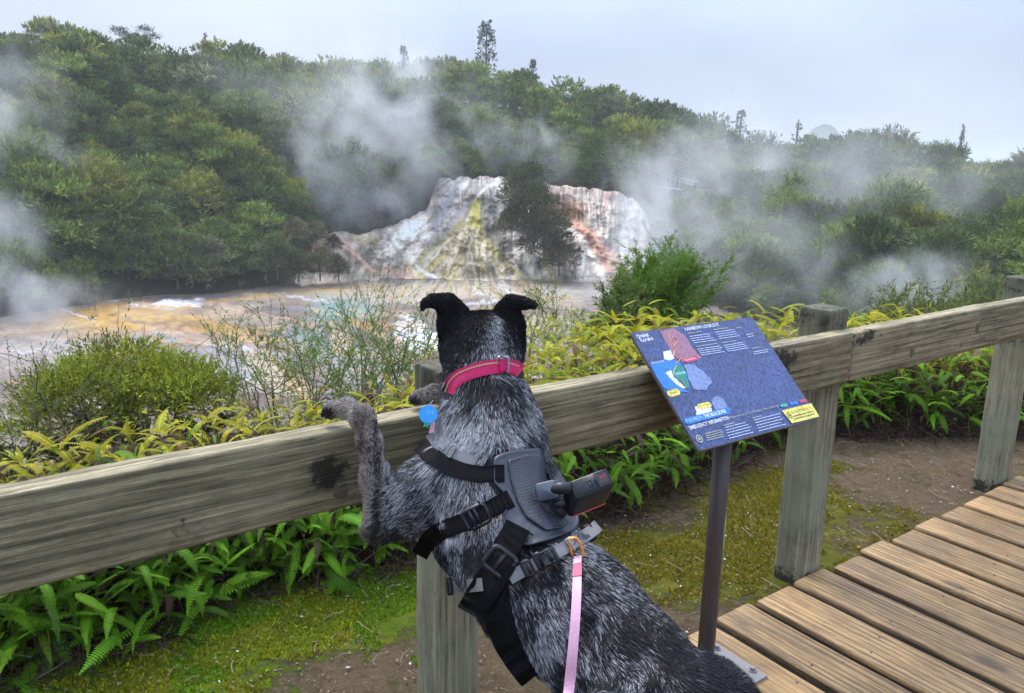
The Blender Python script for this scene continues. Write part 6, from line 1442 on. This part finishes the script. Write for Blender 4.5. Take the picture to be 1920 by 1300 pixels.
# ---- fur
r = np.random.default_rng(21)
T1, T2, T3, T4 = DV[DF[:, 0]], DV[DF[:, 1]], DV[DF[:, 2]], DV[DF[:, 3]]
ar = np.linalg.norm(np.cross(T3-T1, T4-T2), axis=1)/2; cen = (T1+T2+T3+T4)/4; cn = np.cross(T3-T1, T4-T2); cn /= np.linalg.norm(cn, axis=1)[:, None]+1e-12
vd = CAM-cen; vd /= np.linalg.norm(vd, axis=1)[:, None]; fac = (cn*vd).sum(1)
cpx_, cpy_, _z = proj(cen); visw = np.where(fac > -.1, 1., .25)*np.where((cpy_ < 1420) & (cpx_ < 1500), 1., .15)
cpr = nearest_prim(cen).argmin(1); shortw = np.where((cpr >= LEG) & (cpr < RLE) | (cpr >= HEAD0) & (cpr < EARE), 1.7, 1.)
NS = 420000; pr_ = ar*visw*shortw; pick = r.choice(len(DF), NS, p=pr_/pr_.sum()); u_, w_ = r.random(NS)[:, None], r.random(NS)[:, None]
root = (T1[pick]*(1-u_)+T2[pick]*u_)*(1-w_)+(T4[pick]*(1-u_)+T3[pick]*u_)*w_
rpx, rpy, _z = proj(root)
keep = np.ones(NS, bool)
for c, hw in BANDS:
    for a, b_ in zip(c[:-1], c[1:]):
        d = b_-a; tt = np.clip(((rpx-a[0])*d[0]+(rpy-a[1])*d[1])/(d@d+1e-9), 0, 1); keep &= ~((np.hypot(rpx-a[0]-tt*d[0], rpy-a[1]-tt*d[1]) < hw*.96) & (np.abs((cn[pick]*vd[pick]).sum(1)) > -.1) & (fac[pick] > -.1))
root = root[keep]; nor = cn[pick][keep]; rpx, rpy = rpx[keep], rpy[keep]; n = len(root)
D = nearest_prim(root); prim = D.argmin(1); W_ = np.exp(-(D-D.min(1)[:, None])/.012); W_ /= W_.sum(1)[:, None]
FL = np.array([f/np.linalg.norm(f) for *_x, f, k in PR_]); FL[HEAD0:HEADE] = -UP*.8-FW*.5; FL[EAR0:EARE] *= 1.
flow = W_@FL
# hair on the neck falls with gravity and towards the shoulders
neckm = ((rpy > 650) & (rpy < 890) & (rpx > 780)).astype(float)[:, None]; side_ = np.clip((rpx-915)/90, -1, 1)[:, None]
flow = flow*(1-neckm*.6)+neckm*.6*(-UP+RT*side_*.55-FW*.1)
flow = flow+np.array([0, 0, -.35]); flow -= nor*(flow*nor).sum(1)[:, None]; flow /= np.linalg.norm(flow, axis=1)[:, None]+1e-9
sw = np.stack([fbm(root[:, 0]*26, root[:, 1]*26, root[:, 2]*26, s=200+i, o=2)-.5 for i in range(3)], 1)
flow = flow+sw*1.5; flow -= nor*(flow*nor).sum(1)[:, None]; flow /= np.linalg.norm(flow, axis=1)[:, None]+1e-9
pw, pale, dark, head, ear, short = coat(root, prim)
LEN = np.where(head, .011, .022); LEN = np.where(ear, .0045, LEN); LEN = np.where(short, .0062, LEN)
LEN = np.where((rpy > 700) & (rpy < 900) & (rpx > 790) & ~short, .030, LEN); LEN = np.where((rpy > 980) & (rpy < 1060) & (rpx < 760), .020, LEN); LEN = np.where((rpy > 1030) & (rpx > 930), .024, LEN); LEN = np.where(head & (rpy > 660), .02, LEN)
LEN = LEN*r.uniform(.45, 1.2, n)*.70
# clumps: neighbouring hairs lean together and share a shade
nc = 60000; ci = r.choice(n, nc, replace=False); kd = kdtree.KDTree(nc)
for i, j in enumerate(ci): kd.insert(root[j], i)
kd.balance(); cid = np.array([kd.find(q)[1] for q in root]); cr0 = root[ci][cid]
crand = r.random(nc)[cid]; pwc = pw[ci][cid]
lift = np.where(ear, .12, np.where(short, .25, .34))[:, None]
ctip = cr0+(flow[ci][cid]*.95+nor[ci][cid]*lift)*LEN[ci][cid][:, None]*1.05
tip = root+(flow+nor*lift)*LEN[:, None]; ck = np.where(short | ear, .2, .34)[:, None]; tip = tip*(1-ck)+ctip*ck+r.normal(size=(n, 3))*.0012
d1 = root+(flow*.45+nor*lift*.9)*LEN[:, None]*.36; pts3 = np.stack([root-nor*.001, d1*.75+(root+(tip-root)*.36)*.25, root*.3+tip*.7+nor*LEN[:, None]*.03, tip], 1)
mixr = crand*.36+r.random(n)*.64; isw = np.clip((pw*.5+pwc*.5-mixr)/.28+.5, 0, 1)
br = r.uniform(.6, 1.25, n)
colr = dark*(1-isw[:, None])*r.uniform(.5, 1.6, n)[:, None]+pale*isw[:, None]*br[:, None]
hc = bpy.data.hair_curves.new('fur'); hc.add_curves([4]*n)
hc.attributes['position'].data.foreach_set('vector', pts3.reshape(-1).astype(np.float32)) if 'position' in hc.attributes else hc.points.foreach_set('position', pts3.reshape(-1).astype(np.float32))
ra_ = hc.attributes.get('radius') or hc.attributes.new('radius', 'FLOAT', 'POINT')
base_r = np.where(ear | short, .00026, .00030)*r.uniform(.7, 1.2, n); rad = base_r[:, None]*np.array([1., 1., .75, .2])[None]; ra_.data.foreach_set('value', rad.reshape(-1).astype(np.float32))
ca = hc.attributes.new('haircol', 'FLOAT_COLOR', 'CURVE'); c4 = np.ones((n, 4), np.float32); c4[:, :3] = colr; ca.data.foreach_set('color', c4.ravel())
m = NT('fur'); at = m.n('ShaderNodeAttribute', attribute_name='haircol'); m.bsdf(at.outputs['Color'], .5, None, .25)
hc.materials.append(m.m); fo = bpy.data.objects.new('fur', hc); COL.objects.link(fo); to_dog(fo)
print('hairs', n)
# ---------------------------------------------------------------- steam and haze
def steam(name, c, rad, rot, dens, label, seed, nscale=2.2, lo_=.42, hi_=.68, aniso=(1.2, 1, .7), power=1., color=(1., 1., 1.)):
    t = bpy.data.meshes.new(name); import bmesh
    bm = bmesh.new(); bmesh.ops.create_icosphere(bm, subdivisions=3, radius=1.04); bm.to_mesh(t); bm.free()
    o = link(name, t, loc=tuple(c)); o.scale = rad; o.rotation_euler = rot; gm = (rad[0]*rad[1]*rad[2])**(1/3.); aniso = (max(rad[0]/gm, .6), rad[1]/gm, rad[2]/gm*.8)
    m = NT(name+'_vol'); tcn = m.n('ShaderNodeTexCoord'); L_ = m.vmath('LENGTH', tcn.outputs['Object']); fall = m.math('POWER', m.math('SUBTRACT', 1., L_, clamp=True), power)
    mp = m.n('ShaderNodeMapping'); m.l(tcn.outputs['Object'], mp.inputs[0]); mp.inputs['Scale'].default_value = aniso; mp.inputs['Location'].default_value = (seed*3.1, seed*1.7, seed)
    ns_ = m.noise(mp.outputs[0], nscale, 4, .55, .6); k = m.math('ADD', m.math('MULTIPLY', m.math('MINIMUM', m.math('MULTIPLY', fall, 1.5), .75), 1.), m.math('MULTIPLY', m.math('SUBTRACT', ns_, .565), 4.2))
    k = m.math('MULTIPLY', m.math('MAXIMUM', k, 0.), m.math('MULTIPLY', fall, 2., clamp=True))
    d = m.math('MULTIPLY', k, dens)
    pv = m.n('ShaderNodeVolumePrincipled'); pv.inputs['Color'].default_value = tuple(color)+(1,); m.l(d, pv.inputs['Density']); pv.inputs['Anisotropy'].default_value = 0.
    m.l(pv.outputs[0], m.out.inputs['Volume']); t.materials.append(m.m); m.m.volume_intersection_method if False else None
    tag(o, label, 'steam', kind='stuff'); return o
def spx(px, py, R): return at_range(px, py, R)
def srad(R, wpx, hpx, dep): k = R/F; return (wpx/2*k, dep, hpx/2*k)
def face(px): a = azel(np.array(px), np.array(400.))[0]; return -float(a)
ST = [  # px, py, range, w, h, depth radius, tilt, density, nscale
    (640, 310, 92, 200, 330, 6, .15, .42, 2.4, 'column of steam rising from the left shoulder of the terrace'),
    (735, 260, 94, 230, 330, 7, -.35, .42, 2.2, 'leaning plume of steam above the left shoulder of the terrace'),
    (780, 170, 118, 110, 170, 5, -.4, .75, 1.8, 'pale puff of steam crossing the skyline left of the tall narrow tree'),
    (680, 220, 104, 520, 330, 8, .0, .13, 2.6, 'thin veil of steam spread over the middle of the slope'),
    (690, 390, 90, 200, 90, 4, 0, .30, 2.6, 'low drifting steam at the left shoulder of the terrace'),
    (880, 280, 102, 200, 160, 5, .5, .34, 2.2, 'thin steam streaming up from the top of the terrace'),
    (1010, 290, 101, 180, 130, 5, .5, .30, 2.4, 'small wisps above the trees at the terrace top'),
    (1200, 420, 82, 130, 220, 4, -.1, .50, 2.2, 'steam hiding the right-hand edge of the pink cliff'),
    (1250, 430, 78, 230, 330, 7, -.2, .55, 2.0, 'thick column of steam right of the terrace'),
    (1360, 300, 90, 240, 240, 8, -.4, .24, 2.2, 'steam drifting up the slope right of the terrace'),
    (1430, 480, 64, 460, 200, 6, .3, .24, 2.6, 'thin mist over the low trees right of the terrace'),
    (1700, 540, 54, 240, 120, 4, -.3, .50, 2.4, 'small wisp of steam over the trees behind the right rail'),
    (10, 560, 66, 330, 120, 5, .12, .85, 2.0, 'dense white steam at the left edge above the flats'),
    (-10, 460, 70, 180, 200, 5, .2, .5, 2.0, 'steam rising at the left edge in front of the trees'),
    (-20, 240, 80, 260, 260, 6, -.4, .32, 2.2, 'faint steam on the slope at the far left edge'),
    (1570, 400, 80, 620, 330, 9, -.2, .20, 2.4, 'thin mist in front of the slope above the right rail'),
    (1150, 520, 74, 200, 110, 4, 0, .22, 2.4, 'steam in front of the foot of the pink cliff'),
]
for i, (px, py, R, w, h, dep, tilt, dn, nsc, lb) in enumerate(ST):
    o = steam('steam', spx(px, py, R), srad(R, w*1.35, h*1.35, dep), (0, tilt, face(px)), dn*.30, lb, i+1, nsc)
hz = MB(); hz.box((0, 850, 12), (3000, 2300, 62)); m = NT('haze_vol'); pv = m.n('ShaderNodeVolumePrincipled'); pv.inputs['Density'].default_value = .0006; pv.inputs['Color'].default_value = (.9, .95, 1, 1); m.l(pv.outputs[0], m.out.inputs['Volume'])
HAZE = True
if HAZE: o = hz.build('haze', m.m); tag(o, kind='stuff')
